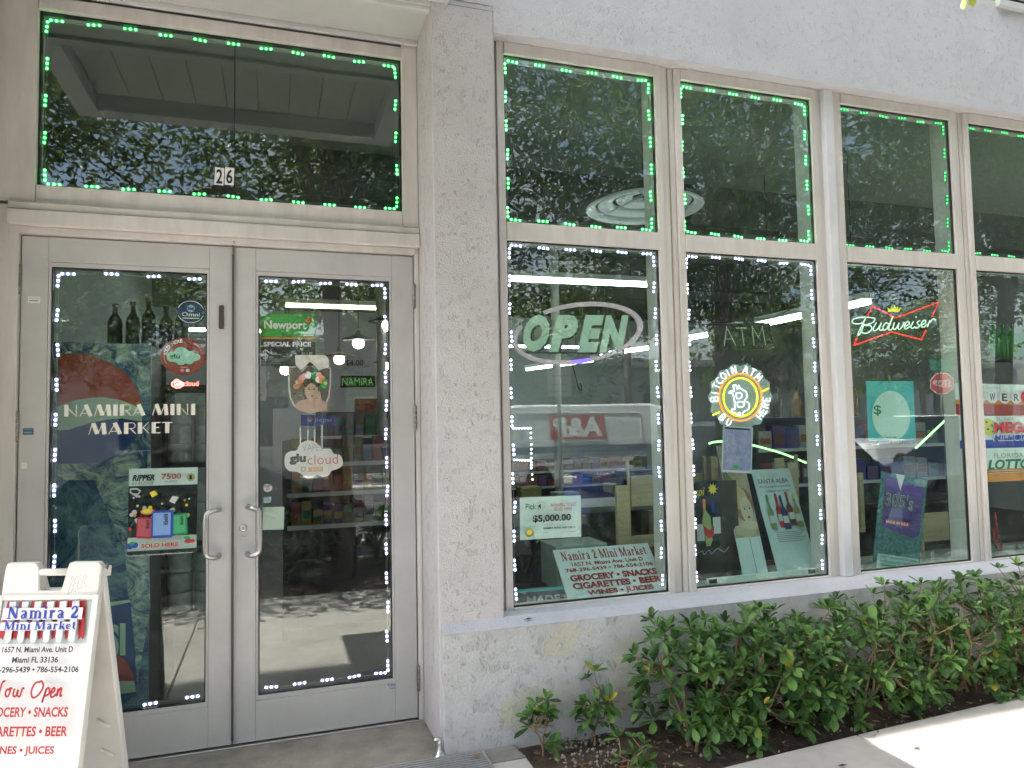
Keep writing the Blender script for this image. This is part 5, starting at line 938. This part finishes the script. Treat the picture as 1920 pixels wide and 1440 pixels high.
def fallen(label, x, y, z, s, a, M, nm='fallen_leaf'):
    o = MB().add([(x-s*math.cos(a), y-s*math.sin(a), z), (x-s*.3*math.sin(a), y+s*.3*math.cos(a), z+s*.2), (x+s*math.cos(a), y+s*math.sin(a), z+.004), (x+s*.3*math.sin(a), y-s*.3*math.cos(a), z+s*.15)], [(0, 1, 2, 3)]).build(nm, M); tag(o, label, 'leaf', 'fallen leaves on the paving')
pp = PZ(893, 1420, .01); fallen('curled orange-brown leaf lying on the drain grate', pp.x, pp.y, .012, .028, .3, M_dead)
pp = P(990, 1171, -.42); fallen('dark curled leaf lying on the sloping ledge', pp.x, -.43, .579, .028, .05, M_twig)
for k, (px, py) in enumerate(((1720, 1405), (1580, 1437), (1640, 1380), (1742, 1335), (1465, 1393))): pp = PZ(px, py, 0); fallen(['dark twig-like leaf in the sunlit paving', 'thin dry leaf at the bottom edge of the paving', 'tiny dark leaf by the paving joint', 'tiny dark leaf beside the hedge foot', 'small dry leaf on the paving by the planter'][k], pp.x, pp.y, .003, [.03, .025, .01, .012, .015][k], -.3, M_twig)
wv = empty('wall_vent', P(1895, 10, -.41)); tag(wv, 'white framed louvre vent high on the facade', 'vent'); a = P(1866, 14, -.40)
for (x0, z0, x1, z1) in ((a.x, a.z, a.x+.62, a.z+.045), (a.x, a.z+.30, a.x+.62, a.z+.345), (a.x, a.z+.045, a.x+.05, a.z+.30), (a.x+.57, a.z+.045, a.x+.62, a.z+.30)): B(x0, -.435, z0, x1, -.401, z1).build('vent_frame', mat('vent_white', (.6, .62, .6), .5), wv, bevel=.004)
B(a.x+.05, -.405, a.z+.045, a.x+.57, -.401, a.z+.30).build('vent_back', M_black, wv)
for k in range(6): z = a.z+.07+k*.04; MB().prism([(a.x+.05, -.43, z), (a.x+.05, -.406, z+.03), (a.x+.05, -.404, z+.028), (a.x+.05, -.428, z-.004)], (.52, 0, 0)).build('louvre', MATS['vent_white'], wv)
# =========================================================== plants
def leafmat(name, col, c2, y=.0, tl_=.25):
    M = mat(name, col, .32, var=.01); n = M.node_tree.nodes; L = M.node_tree.links; b = n['Principled BSDF']
    ri = n.new('ShaderNodeNewGeometry'); r = n.new('ShaderNodeValToRGB'); e = r.color_ramp.elements; e[0].color = (*c2, 1); e[1].color = (*col, 1)
    q = e.new(.9); q.color = (*[c*1.5 for c in col], 1); q3 = e.new(.978); q3.color = (*[c*1.6 for c in col], 1)
    if y: q2 = e.new(.985); q2.color = (.45, .36, .04, 1)
    L.new(ri.outputs['Random Per Island'], r.inputs[0])
    for l in list(b.inputs['Base Color'].links): L.remove(l)
    L.new(r.outputs[0], b.inputs['Base Color']); b.inputs['Subsurface Weight'].default_value = 0
    tl = n.new('ShaderNodeBsdfTranslucent'); L.new(r.outputs[0], tl.inputs[0]); ms = n.new('ShaderNodeMixShader'); ms.inputs[0].default_value = tl_
    L.new(b.outputs[0], ms.inputs[1]); L.new(tl.outputs[0], ms.inputs[2]); L.new(ms.outputs[0], n['Material Output'].inputs[0]); return M
M_leaf = leafmat('hedge_leaf', (.115, .215, .055), (.028, .075, .026), 1); M_tree = leafmat('tree_leaf', (.15, .21, .04), (.06, .10, .025), 0, .45); M_bark = mat('bark', (.20, .15, .11), .9, var=.4, vscale=18, bump=.8, bscale=30, stretch=(1, 1, .3)); M_stem = mat('hedge_stem', (.30, .20, .12), .8, var=.4, vscale=20, bump=.4, bscale=60)
LT = np.array([(0, 0, 0), (.17, .22, .035), (.30, .55, .06), (.26, .82, .05), (0, 1.04, -.02), (-.26, .82, .05), (-.30, .55, .06), (-.17, .22, .035), (0, .5, -.01), (0, .8, -.012)])*np.array([.85, 1, 1])
LF = [(0, 1, 8), (1, 2, 8), (2, 3, 9, 8), (3, 4, 9), (4, 5, 9), (5, 6, 8, 9), (6, 7, 8), (7, 0, 8)]
def frames(dirs, spin):
    d = dirs/np.linalg.norm(dirs, axis=1, keepdims=True); up = np.tile([0, 0, 1.], (len(d), 1)); x = np.cross(d, up); bad = np.linalg.norm(x, axis=1) < 1e-3; x[bad] = [1, 0, 0]; x /= np.linalg.norm(x, axis=1, keepdims=True)
    z = np.cross(x, d); c, s = np.cos(spin)[:, None], np.sin(spin)[:, None]; x2 = x*c+z*s; z2 = -x*s+z*c
    return np.stack([x2, d, z2], 2)
def leafmesh(name, pos, dirs, size, M, parent=None, spin=None, tpl=LT, fc=LF):
    k = len(pos); F = frames(dirs, np.zeros(k) if spin is None else spin); V = np.einsum('kij,nj->kni', F, tpl)*size[:, None, None]+pos[:, None, :]
    n = len(tpl); me = bpy.data.meshes.new(name); fs = [tuple(i+q*n for i in f) for q in range(k) for f in fc]
    off = np.zeros(3)
    if parent is not None: off = np.array(parent.location)
    me.from_pydata((V.reshape(-1, 3)-off).tolist(), [], fs); me.materials.append(M); ob = bpy.data.objects.new(name, me); COL.objects.link(ob); ob.parent = parent
    return ob
tpl_me = bpy.data.meshes.new('leaf'); tpl_me.from_pydata(LT.tolist(), [], LF); tpl_me.materials.append(leafmat('single_leaf', (.095, .195, .045), (.045, .11, .03)))
tpl_me2 = bpy.data.meshes.new('leaf_yellow'); tpl_me2.from_pydata(LT.tolist(), [], LF); tpl_me2.materials.append(mat('yellow_leaf', (.5, .38, .05), .45))
tpl_me3 = bpy.data.meshes.new('leaf_pale'); tpl_me3.from_pydata(LT.tolist(), [], LF); tpl_me3.materials.append(mat('young_leaf', (.20, .32, .06), .35)); tpl_me4 = bpy.data.meshes.new('leaf_dark'); tpl_me4.from_pydata(LT.tolist(), [], LF); tpl_me4.materials.append(mat('old_leaf', (.045, .10, .03), .3))
def shrub(label, base, sx, sy, h, n_ros, lsz, n_parts, name='hedge_shrub', grp='clipped shrubs of the planter hedge', low=.25, seed=1):
    r = random.Random(seed); base = Vector(base); root = empty(name, base); tag(root, label, 'shrub', grp)
    tips = []
    for k in range(n_ros):
        # rosettes near the surface of a rounded box
        while True:
            u, v, w_ = r.uniform(-1, 1), r.uniform(-1, 1), r.uniform(low, 1)
            m_ = max(abs(u)**2.2+abs(v)**2.2*.8, 0)**.5
            ee = (abs(u)**3+abs(v)**3+abs(max(0, (w_-.45)/.55))**3)**(1/3)
            if .55 < ee < 1.02: break
        bump = 1+.13*math.sin(7*u+seed)+.1*math.sin(5*v*2+w_*9+seed*2)
        p = base+Vector((u*sx*bump, v*sy*(1 if w_ > .5 else .95), w_*h*(1+.1*math.sin(u*8+seed))))
        nrm = Vector((u*.7, v*1.0-.25, .35+max(0, w_-.4)*1.3)); nrm.normalize(); tips.append((p, nrm, ee))
    # stems
    stm = MB(); nb = 5 if sx > .15 else 2; forks = []
    for k in range(nb):
        a = k*6.28/nb+r.random(); p0 = base+Vector((r.uniform(-.3, .3)*sx, r.uniform(-.3, .3)*sy, -.03)); p1 = base+Vector((math.cos(a)*sx*.35, math.sin(a)*sy*.4, h*r.uniform(.25, .4))); p2 = base+Vector((math.cos(a)*sx*.6+r.uniform(-.05, .05), math.sin(a)*sy*.65, h*r.uniform(.5, .7)))
        stm.tube(smooth_path([p0, (p0+p1)/2+Vector((r.uniform(-.02, .02), r.uniform(-.02, .02), 0)), p1, p2], 3), [.010*(1-.055*i)*(1 if sx > .15 else .6) for i in range(10)], n=6); forks += [p1, p2, (p1+p2)/2]
    for p, nrm, ee in tips:
        if sx < .15 or r.random() < .55:
            q = min(forks, key=lambda f: (f-p).length); mid = (p+q)/2+Vector((r.uniform(-.02, .02), r.uniform(-.02, .02), -.015)); stm.tube([q, mid, p], [.0042, .003, .002], n=5)
    stm.build('stems', M_stem, root, smooth=True)
    pos, dr, sz, sp_ = [], [], [], []
    for p, nrm, ee in tips:
        t1 = nrm.orthogonal().normalized(); t2 = nrm.cross(t1); nl_ = r.randint(6, 9); a0 = r.random()*6.3; s0 = lsz*r.uniform(.75, 1.2)
        for k in range(nl_):
            a = a0+k*2.4; el_ = .25+.75*k/nl_; d = (t1*math.cos(a)+t2*math.sin(a))*math.cos(el_*.95)+nrm*math.sin(el_*1.1)+Vector((0, 0, r.uniform(-.25, .1))); d.normalize()
            pos.append(p+d*.006); dr.append(d); sz.append(s0*(1.08-.45*k/nl_)*r.uniform(.65, 1.2)); sp_.append(r.uniform(-.35, .35))
    pos, dr, sz, sp_ = np.array([tuple(q) for q in pos]), np.array([tuple(q) for q in dr]), np.array(sz), np.array(sp_)
    order = np.argsort(pos[:, 1]-.25*pos[:, 2]); idx = order[:max(1, int(len(order)*.5))]; pick = np.array(r.sample(list(idx), min(n_parts, len(idx)))) if n_parts else np.array([], int)
    rest = np.setdiff1d(np.arange(len(pos)), pick)
    fo = leafmesh('foliage', pos[rest], dr[rest], sz[rest], M_leaf, root, sp_[rest]); fo['kind'] = 'stuff'
    if len(pick):
        F = frames(dr[pick], sp_[pick])
        for k, i in enumerate(pick):
            q = r.random(); o = bpy.data.objects.new('leaf', tpl_me2 if q < .035 else tpl_me3 if q < .2 else tpl_me4 if q < .45 else tpl_me); COL.objects.link(o); o.parent = root
            mw = Matrix.Identity(4)
            for a in range(3):
                for c_ in range(3): mw[a][c_] = F[k][a][c_]*sz[i]
                mw[a][3] = pos[i][a]-root.location[a]
            o.matrix_local = mw
    return root
shrub('small dark-leaved sapling shrub at the corner of the paving', (1.385, -.57, -.01), .05, .06, .235, 13, .066, 30, 'small_shrub', 'young shrubs at the planter end', .12, 3)
shrub('young shrub against the base wall, second from the column', (1.68, -.55, -.01), .07, .07, .37, 20, .064, 40, 'small_shrub', 'young shrubs at the planter end', .28, 4)
shrub('lowest sprout of leaves at the front edge of the planter', (1.73, -.84, -.02), .08, .06, .14, 9, .055, 16, 'small_shrub', 'young shrubs at the planter end', .2, 5)
HX = [2.16, 2.47, 2.80, 3.18, 3.56, 3.94, 4.32, 4.72, 5.15]
HL = ['first hedge shrub with bare stems nearest the column', 'hedge shrub under the coin sign window edge', 'hedge shrub under the leaning wine posters', 'hedge shrub below the post between windows', 'hedge shrub under the purple poster', 'hedge shrub with orange twigs under the bow-tie neon', 'hedge shrub below the third mullion', 'hedge shrub under the lottery posters', 'last hedge shrub at the edge of the picture']
for k, x in enumerate(HX): shrub('green '+HL[k], (x, -.70+.045*max(0, min(1, (x-2.6)/1.5)), -.03), .25, .235, [.60, .58, .56, .57, .59, .61, .63, .65, .66][k], [125, 130, 125, 125, 120, 120, 120, 120, 110][k], [.074, .07, .068, .065, .063, .062, .06, .06, .06][k], [40, 30, 25, 25, 20, 20, 20, 15, 10][k], seed=20+k, low=[.18, .06, .1, .05, .1, .05, .1, .05, .05][k])
lt = MB()
for k in range(420):
    x = random.uniform(1.35, 5.3); y = random.uniform(-.98+.05*(x-2), -.5); z = -.02+random.uniform(0, .02); s = random.uniform(.008, .03); a = random.uniform(0, 6.3); t = random.uniform(-.4, .4)
    lt.add([(x-s*math.cos(a), y-s*math.sin(a), z), (x-s*.25*math.sin(a), y+s*.25*math.cos(a), z+s*t), (x+s*math.cos(a), y+s*math.sin(a), z+abs(s*t)), (x+s*.25*math.sin(a), y-s*.25*math.cos(a), z)], [(0, 1, 2, 3)], k % 3)
tag(lt.build('litter', [M_dead, M_twig, mat('tan_chip', (.3, .2, .12), .9)]), 'dry leaf litter and bark chips on the planter soil', 'leaf litter', kind='stuff')
# =========================================================== street trees
def tree(label, x, y, h0, h1, rad, n, seed, lsz=.115):
    r = random.Random(seed); g_ = np.random.default_rng(seed); root = empty('street_tree', (x, y, -.05)); tag(root, label, 'tree', 'street trees along the kerb strip')
    tk = MB(); top = Vector((x+r.uniform(-.2, .2), y+r.uniform(-.2, .2), h0+.5)); tk.tube(smooth_path([Vector((x, y, -.1)), Vector((x+.03, y, .3)), Vector((x-.04, y+.04, h0*.5)), top], 4), [.15*(1-.035*i) for i in range(13)], n=10)
    centres = []
    for k in range(9):
        a = k*2.4+r.random(); rr = rad*r.uniform(.25, .8); c = Vector((x+math.cos(a)*rr, y-.5+math.sin(a)*rr*.75, r.uniform(h0+.3, h1-.8))); centres.append(c)
        tk.tube(smooth_path([top-Vector((0, 0, r.uniform(0, .6))), (top+c)/2+Vector((r.uniform(-.3, .3), r.uniform(-.3, .3), .3)), c], 4), [.07-.006*i for i in range(9)], n=6)
        for j in range(4): e_ = c+Vector((r.gauss(0, .7), r.gauss(0, .7), r.gauss(0, .5))); tk.tube([c, (c+e_)/2+Vector((0, 0, .08)), e_], [.018, .012, .005], n=5); centres.append(e_)
    tk.build('trunk', M_bark, root, smooth=True)
    C_ = np.array([tuple(c) for c in centres]); sub = C_[g_.integers(0, len(C_), n//45)]+g_.normal(0, 1, (n//45, 3))*np.array([.6, .6, .45]); pos = np.repeat(sub, 45, 0)+g_.normal(0, .19, (len(sub)*45, 3))*np.array([1.2, 1.2, .75])
    ok = (pos[:, 2] > h0-.5) & (pos[:, 1] < y+1.5+np.clip(pos[:, 2]-4.2, 0, 1)*.4); pos = pos[ok]; d = g_.normal(0, 1, pos.shape); d[:, 2] = d[:, 2]*.5-.35; sz = lsz*g_.uniform(.6, 1.2, len(pos))
    q = LT[[0, 2, 4, 6]]*np.array([.8, 1, 1]); leafmesh('crown', pos, d, sz, M_tree, root, g_.uniform(-1, 1, len(pos)), q, [(0, 1, 2, 3)])
tree('street tree with a slim trunk straight before the doors', 0.85, -3.95, 3.0, 7.0, 2.6, 36000, 51)
tree('street tree reflected in the first two windows', 5.2, -4.0, 3.3, 7.6, 2.9, 40000, 52)
tree('street tree reflected in the third window', 9.6, -4.0, 3.2, 7.2, 2.8, 36000, 53)
tree('street tree up the street beyond the lottery window', 14.4, -4.1, 3.4, 7.6, 2.8, 18000, 54)
tree('street tree behind the sandwich board side', -3.6, -4.0, 2.8, 7.0, 2.8, 32000, 55)
for k, (x, y) in enumerate(((2.5, -17.2), (9, -17.6), (16, -17), (23, -17.4), (-6, -17.3), (-1.8, -17.0), (5.8, -17.3))): tree('tree on the far sidewalk, %s' % ['facing the doors', 'behind the van', 'behind the white car', 'farthest along', 'left of the doors', 'added just left of the nearest to cover low sky', 'added between the doors and the van to cover low sky'][k], x, y, 2.4, 6.5, 2.7, 8000, 70+k, .26)  # last two far trees added to cover low sky in the glass reflections
ht = [o for o in bpy.data.objects if o.get('label') == 'street tree reflected in the first two windows'][0]
tw = P(1826, -6, -2.35); MB().tube(smooth_path([tw, tw+Vector((.25, -.1, .35)), Vector((4.2, -3.2, 3.9)), Vector((5.0, -3.9, 4.0))]), .006, n=6).build('hanging_twig', M_bark, ht, smooth=True)
leafmesh('twig_leaves', np.array([tuple(tw+Vector((.02*k-.03, 0, .012*k))) for k in range(6)]), np.array([(-.25, 0, -.9), (.25, .1, -.8), (-.5, .3, .2), (.6, 0, -.4), (.2, -.5, .3), (.5, .3, .5)], float), np.array([.045, .04, .06, .06, .06, .06]), leafmat('sunlit_leaf', (.3, .36, .06), (.2, .28, .05)), ht)
bs = [('bushy shrub under the street tree before the doors', .2, -3.9), ('bushy shrub beyond the street tree trunk', 1.5, -4.2), ('bushy shrub by the kerb before the first window', 2.7, -4.0), ('bushy shrub by the kerb before the second window', 3.9, -4.1), ('bushy shrub by the kerb before the third window', 6.3, -4.0), ('bushy shrub by the kerb before the fourth window', 7.6, -4.1), ('bushy shrub by the kerb left of the doors', -1.2, -4.1), ('bushy shrub by the kerb far left of the doors', -2.4, -4.0)]
for k, (lb, x, y) in enumerate(bs): shrub(lb, (x, y, -.04), .5, .32, .65, 75, .13, 0, 'kerb_shrub', 'shrubs under the street trees', .2, 90+k)
# =========================================================== vehicles and street furniture seen in the reflections
M_tyre = mat('tyre', (.02, .02, .02), .8); M_rim = mat('rim', (.5, .5, .52), .3, metal=.9); M_cgl = mat('car_glass', (.015, .018, .02), .06, spec=.8); M_hl = mat('headlamp', (.7, .72, .75), .15); M_tl = mat('tail_lamp', (.4, .02, .02), .2)
def vehicle(name, label, cat, x, y, face, L, W, prof, gh, paint, wheels, zr=-.17, r=.33):
    """prof: side outline (s, z) of the lower body, gh: greenhouse outline; s from nose 0 to tail L; face=-1 nose towards -X"""
    root = empty(name, (x, y, zr)); tag(root, label, cat, 'vehicles along the street')
    def X(s): return x+(s-L/2)*(1 if face < 0 else -1)
    def shell(o, ins_b, ins_t, nm, M, bev):
        zs = [p[1] for p in o]; z0, z1 = min(zs), max(zs); rings = []
        for f in (-1, -.93, .93, 1):
            ring = []
            for s_, z in o:
                t = (z-z0)/(z1-z0+1e-6); hw = W/2-(ins_b*(1-t)+ins_t*t); k = .94 if abs(f) == 1 else 1
                cx, cz = L/2, (z0+z1)/2; ring.append((X(cx+(s_-cx)*(k+.04 if abs(f) == 1 else 1)), y+hw*f, zr+cz+(z-cz)*k))
            rings.append(ring)
        return MB().loft(rings).build(nm, M, root, bevel=bev)
    shell(prof, .0, .06, 'body', paint, .03); shell(gh, .05, .22, 'window_band', M_cgl, .02)
    s0, s1 = gh[0][0], gh[-1][0]; zt_ = max(p[1] for p in gh); top = [p for p in gh if p[1] > zt_-.06]
    a, c_ = min(p[0] for p in top), max(p[0] for p in top); mbx = MB(); mbx.box(min(X(a), X(c_)), y-W/2+.2, zr+zt_-.03, max(X(a), X(c_)), y+W/2-.2, zr+zt_+.025); mbx.build('roof', paint, root, bevel=.03)
    for s_ in wheels:
        for f in (-1, 1):
            yo = y+f*(W/2-.1); wl_ = MB().lathe([(r*.6, -.1), (r*.95, -.1), (r, -.06), (r, .06), (r*.95, .1), (r*.6, .1)], (X(s_), yo, zr+r), n=20, axis='y').build('wheel', M_tyre, root, smooth=True)
            MB().lathe([(.01, f*.07), (r*.3, f*.085), (r*.62, f*.09), (r*.62, f*.02)], (X(s_), yo, zr+r), n=14, axis='y').build('rim', M_rim, wl_)
    for f in (-1, 1):
        for s_, M, nm, zc_ in ((.06, M_hl, 'headlight', prof[2][1]*.88), (L-.05, M_tl, 'tail_light', prof[2][1]*.95)): mb = MB(); mb.box(min(X(s_-.06), X(s_+.16)), y+f*(W/2-.22)-.16, zr+zc_-.07, max(X(s_-.06), X(s_+.16)), y+f*(W/2-.22)+.16, zr+zc_+.07); mb.build(nm, M, root, bevel=.03)
        px_ = X(gh[1][0]+.25); MB().box(px_-.09, y+f*(W/2+.03)-.07, zr+.98, px_+.05, y+f*(W/2+.03)+.07, zr+1.12).build('side_mirror', paint, root, bevel=.03)
        hd = MB()
        for q in (.42, .64): hd.box(X(L*q)-.09, y+f*(W/2+.0)-.012, zr+.86, X(L*q)+.09, y+f*(W/2)+.012, zr+.885)
        hd.build('door_handles', M_black, root)
    return root, X
sed = lambda L: ([(.0, .32), (.0, .62), (.12, .74), (1.25, .93), (L-1.1, .98), (L-.15, .96), (L, .82), (L, .35), (L-.3, .22), (.25, .22)], [(1.15, .92), (1.95, 1.42), (2.5, 1.48), (3.2, 1.46), (L-.55, .97)])
suv = lambda L: ([(.0, .38), (.0, .78), (.15, .95), (1.25, 1.06), (L-.2, 1.1), (L, 1.0), (L, .42), (L-.3, .28), (.25, .28)], [(1.1, 1.04), (1.85, 1.62), (2.4, 1.7), (L-.8, 1.68), (L-.2, 1.09)])
vehicle('parked_car', 'blue parked car with its nose towards the doors', 'car', 6.6, -6.15, -1, 4.5, 1.85, *suv(4.5), mat('blue_car_paint', (.02, .05, .30), .25, coat=.8), (.85, 3.6))
vehicle('parked_car', 'black parked sedan across from the shop doors', 'car', -1.2, -6.1, -1, 4.7, 1.82, *sed(4.7), mat('black_car_paint', (.012, .012, .014), .2, coat=.9), (.9, 3.75))
vehicle('parked_car', 'white parked crossover on the far side of the street', 'car', 18.6, -13.9, -1, 4.6, 1.88, *suv(4.6), mat('white_car_paint', (.75, .76, .78), .3, coat=.6), (.88, 3.65))
vehicle('parked_car', 'dark grey parked car beyond the black sedan', 'car', -7.4, -6.1, -1, 4.6, 1.82, *sed(4.6), mat('grey_car_paint', (.08, .085, .09), .25, coat=.8), (.9, 3.7))
vehicle('parked_car', 'dark parked car beyond the blue one', 'car', 12.0, -6.15, -1, 4.6, 1.82, *sed(4.6), mat('navy_car_paint', (.015, .02, .04), .25, coat=.8), (.9, 3.7))
# panel van, nose towards +X
vw = mat('van_white', (.82, .83, .83), .35, coat=.4); vr = empty('panel_van', (7.95, -13.6, -.17)); tag(vr, 'white panel van with red and blue lettering across the street', 'van', 'vehicles along the street')
vx0, vy0 = 5.05, -14.55
prof = [(0, .4), (0, 1.95), (.12, 2.08), (.6, 2.14), (4.1, 2.14), (4.45, 2.05), (5.0, 1.5), (5.55, 1.22), (5.72, 1.0), (5.75, .45), (5.5, .3), (.2, .3)]
rings = []
for f, k in ((0, .97), (.04, 1), (.96, 1), (1, .97)):
    ring = []
    for s_, z in prof: t = max(0, (z-1.1)/1.04); yy = vy0+1.9*f; yy += (.16*t if f < .5 else -.16*t); ring.append((vx0+2.9+(s_-2.9)*k, yy, -.17+1.2+(z-1.2)*k))
    rings.append(ring)
MB().loft(rings).build('body', vw, vr, bevel=.03)
yv = vy0+1.9
def vy(z): return yv-.16*max(0, (z-1.1)/1.04)
def vpanel(pts, M, nm, off=.006): return MB().add([(vx0+s_, vy(z)+off, -.17+z) for s_, z in pts], [tuple(range(len(pts)))]).build(nm, M, vr)
vpanel([(4.5, 1.95), (4.2, 1.95), (4.15, 1.35), (5.0, 1.28), (5.15, 1.36)], M_cgl, 'door_window'); vpanel([(.0, .98), (4.1, .98), (4.1, 1.14), (.0, 1.14)], M_navy, 'blue_stripe')
for q in ([(.5, 1.25), (3.7, 1.25)], [(3.7, 1.25), (3.75, 1.9)], [(3.75, 1.9), (.5, 1.95)], [(.5, 1.95), (.5, 1.25)], [(4.08, .5), (4.08, 1.98)]): MB().tube([(vx0+a, vy(z)+.004, -.17+z) for a, z in q], .012, n=6).build('panel_crease', M_lgrey, vr)
vpanel([(1.3, 1.3), (2.75, 1.3), (2.75, 1.88), (1.3, 1.88)], mat('van_red', (.45, .03, .03), .4), 'red_logo_panel', .008)
def vtext(t, s0, s1, z0, z1, M, bold, off=.012):
    # lettering reads from the street side, i.e. towards +Y, so it runs from +X to -X
    v, f = glyphs(t, bold); mn, mx = v.min(0), v.max(0); q = (v-mn)/(mx-mn); MB().add([(vx0+s1-(s1-s0)*p[0], vy(z0+(z1-z0)*p[1])+off, -.17+z0+(z1-z0)*p[1]) for p in q], f).build('lettering', M, vr)
vtext('A&P', 1.38, 2.68, 1.35, 1.83, M_white, .04); vtext('AIR CONDITIONING', 1.2, 3.3, 1.02, 1.1, M_white, .0); vtext('SALES • SERVICE • INSTALLATIONS', 1.0, 3.5, .86, .94, M_navy, .0)
for s_ in (1.0, 4.75):
    for f in (0, 1):
        wl_ = MB().lathe([(.2, -.1), (.33, -.1), (.35, -.06), (.35, .06), (.33, .1), (.2, .1)], (vx0+s_, vy0+.1+f*1.72, .18), n=20, axis='y').build('wheel', M_tyre, vr, smooth=True); MB().lathe([(.01, .09 if f else -.09), (.21, .1 if f else -.1), (.21, .0)], (vx0+s_, vy0+.1+f*1.72, .18), n=14, axis='y').build('rim', M_rim, wl_)
for f in (0, 1): B(vx0+5.45, vy0+.1+f*1.45, .75, vx0+5.72, vy0+.35+f*1.45, .95).build('headlight', M_hl, vr, bevel=.03)
MB().box(vx0+4.65, yv+.02, 1.1, vx0+4.8, yv+.2, 1.4).build('side_mirror', M_black, vr, bevel=.03)
# stop sign facing the shop
ss = empty('stop_sign', (22.0, -15.7, -.05)); tag(ss, 'red octagonal stop sign under green street name blades', 'road sign')
MB().tube([(22.0, -15.74, -.1), (22.0, -15.74, 3.4)], .03, n=8).build('post', M_steel, ss, smooth=True)
dirx = Vector((-.65, -.76, 0)); c0 = Vector((22.0, -15.70, 2.62)); nrm_ = Vector((-.76, .65, 0))
oct_ = lambda rr: [c0+dirx*rr*math.cos(math.pi/8+k*math.pi/4)+Vector((0, 0, rr*math.sin(math.pi/8+k*math.pi/4))) for k in range(8)]
MB().prism([p+nrm_*.012 for p in oct_(.40)], nrm_*.004).build('white_border', M_white, ss); MB().prism([p+nrm_*.0165 for p in oct_(.37)], nrm_*.002).build('red_face', M_red, ss)
v, f = glyphs('STOP', .02); mn, mx = v.min(0), v.max(0); q = (v-mn)/(mx-mn); MB().add([c0+nrm_*.021+dirx*(-.28+.56*p[0])+Vector((0, 0, -.12+.24*p[1])) for p in q], f).build('lettering', M_white, ss)
for k in (0, 1): MB().prism([c0+nrm_*.012+dirx*a+Vector((0, 0, z+.22*k)) for a, z in ((-.34, .46), (.34, .46), (.34, .63), (-.34, .63))], nrm_*.004).build('street_blade', mat('sign_green', (.02, .22, .12), .4), ss)
# permit notice on a post before the doors
for k, (x, y) in enumerate(((-.05, -4.55), (3.35, -4.6), (7.5, -4.6))):
    pn = empty('notice_post', (x, y, -.05)); tag(pn, 'steel post with a white permit plate %s' % ['before the doors', 'before the first window', 'before the second window'][k], 'road sign', 'parking notices along the kerb'); MB().tube([(x, y, -.1), (x, y, 2.3)], .022, n=8).build('post', M_steel, pn, smooth=True); B(x-.15, y+.024, 1.85, x+.15, y+.03, 2.3).build('plate', M_white, pn, bevel=.002)
    for q in (2.2, 2.1, 2.0, 1.92): B(x-.1, y+.0301, q-.02, x+.1, y+.0315, q).build('plate_text', M_dred, pn)
# low building opposite
ob_ = empty('opposite_building', (8, -24, -.1)); tag(ob_, 'low grey commercial building across the street', 'building')
M_opp = mat('opposite_wall', (.32, .33, .35), .8, var=.12); B(-14, -30, -.1, 34, -22, 3.7).build('wall', M_opp, ob_); B(-14.2, -30.2, 3.7, 34.2, -21.8, 3.95).build('parapet', mat('opposite_parapet', (.5, .5, .5), .8), ob_)
for k in range(12):
    x = -12+k*3.7; wn = B(x, -22.03, .9, x+1.5, -21.99, 2.6).build('window', M_cgl, ob_); B(x-.08, -22.02, .78, x+1.58, -21.95, .898).build('sill', M_lgrey, wn)
for x in (1.0, 12.1, 23.2): d_ = B(x-.9, -22.03, -.03, x-.0, -21.98, 2.2).build('door', mat('opposite_door', (.5, .5, .48), .6), ob_)
v, f = glyphs('ARC', .0); mn, mx = v.min(0), v.max(0); q = (v-mn)/(mx-mn); MB().add([(21.5-3.0*p[0], -21.98, 2.8+.7*p[1]) for p in q], f).build('lettering', M_black, ob_)
ob2 = empty('background_building', (20, -48, -.1)); tag(ob2, 'pale taller building rising far behind the low one', 'building'); B(2, -60, -.1, 16, -48, 8).build('wall', mat('pale_far_wall', (.55, .54, .52), .8), ob2)
for i in range(4):
    for j in range(2): B(3.5+i*3, -48, 1.5+j*3.2, 5.0+i*3, -47.9, 3.4+j*3.2).build('window', M_cgl, ob2)
for k, z in enumerate((6.2, 6.7, 7.3)):
    wr = MB().tube([(-50+i*10, -15.6, z-.25*math.sin(math.pi*((i % 3)/3))) for i in range(11)], .014, n=5).build('power_line', M_black); tag(wr, ['lowest', 'middle', 'highest'][k]+' overhead power line along the far sidewalk', 'cable', 'overhead power lines')
for x in (-20, 10, 40): up_ = MB().tube([(x, -15.7, -.1), (x, -15.7, 8)], [.14, .1], n=10).build('utility_pole', M_bark, smooth=True); tag(up_, 'wooden utility pole %s' % {-20: 'to the left of the doors', 10: 'behind the van', 40: 'far up the street'}[x], 'pole', 'utility poles')
for o in bpy.data.objects:
    if '_local' in o: del o['_local']
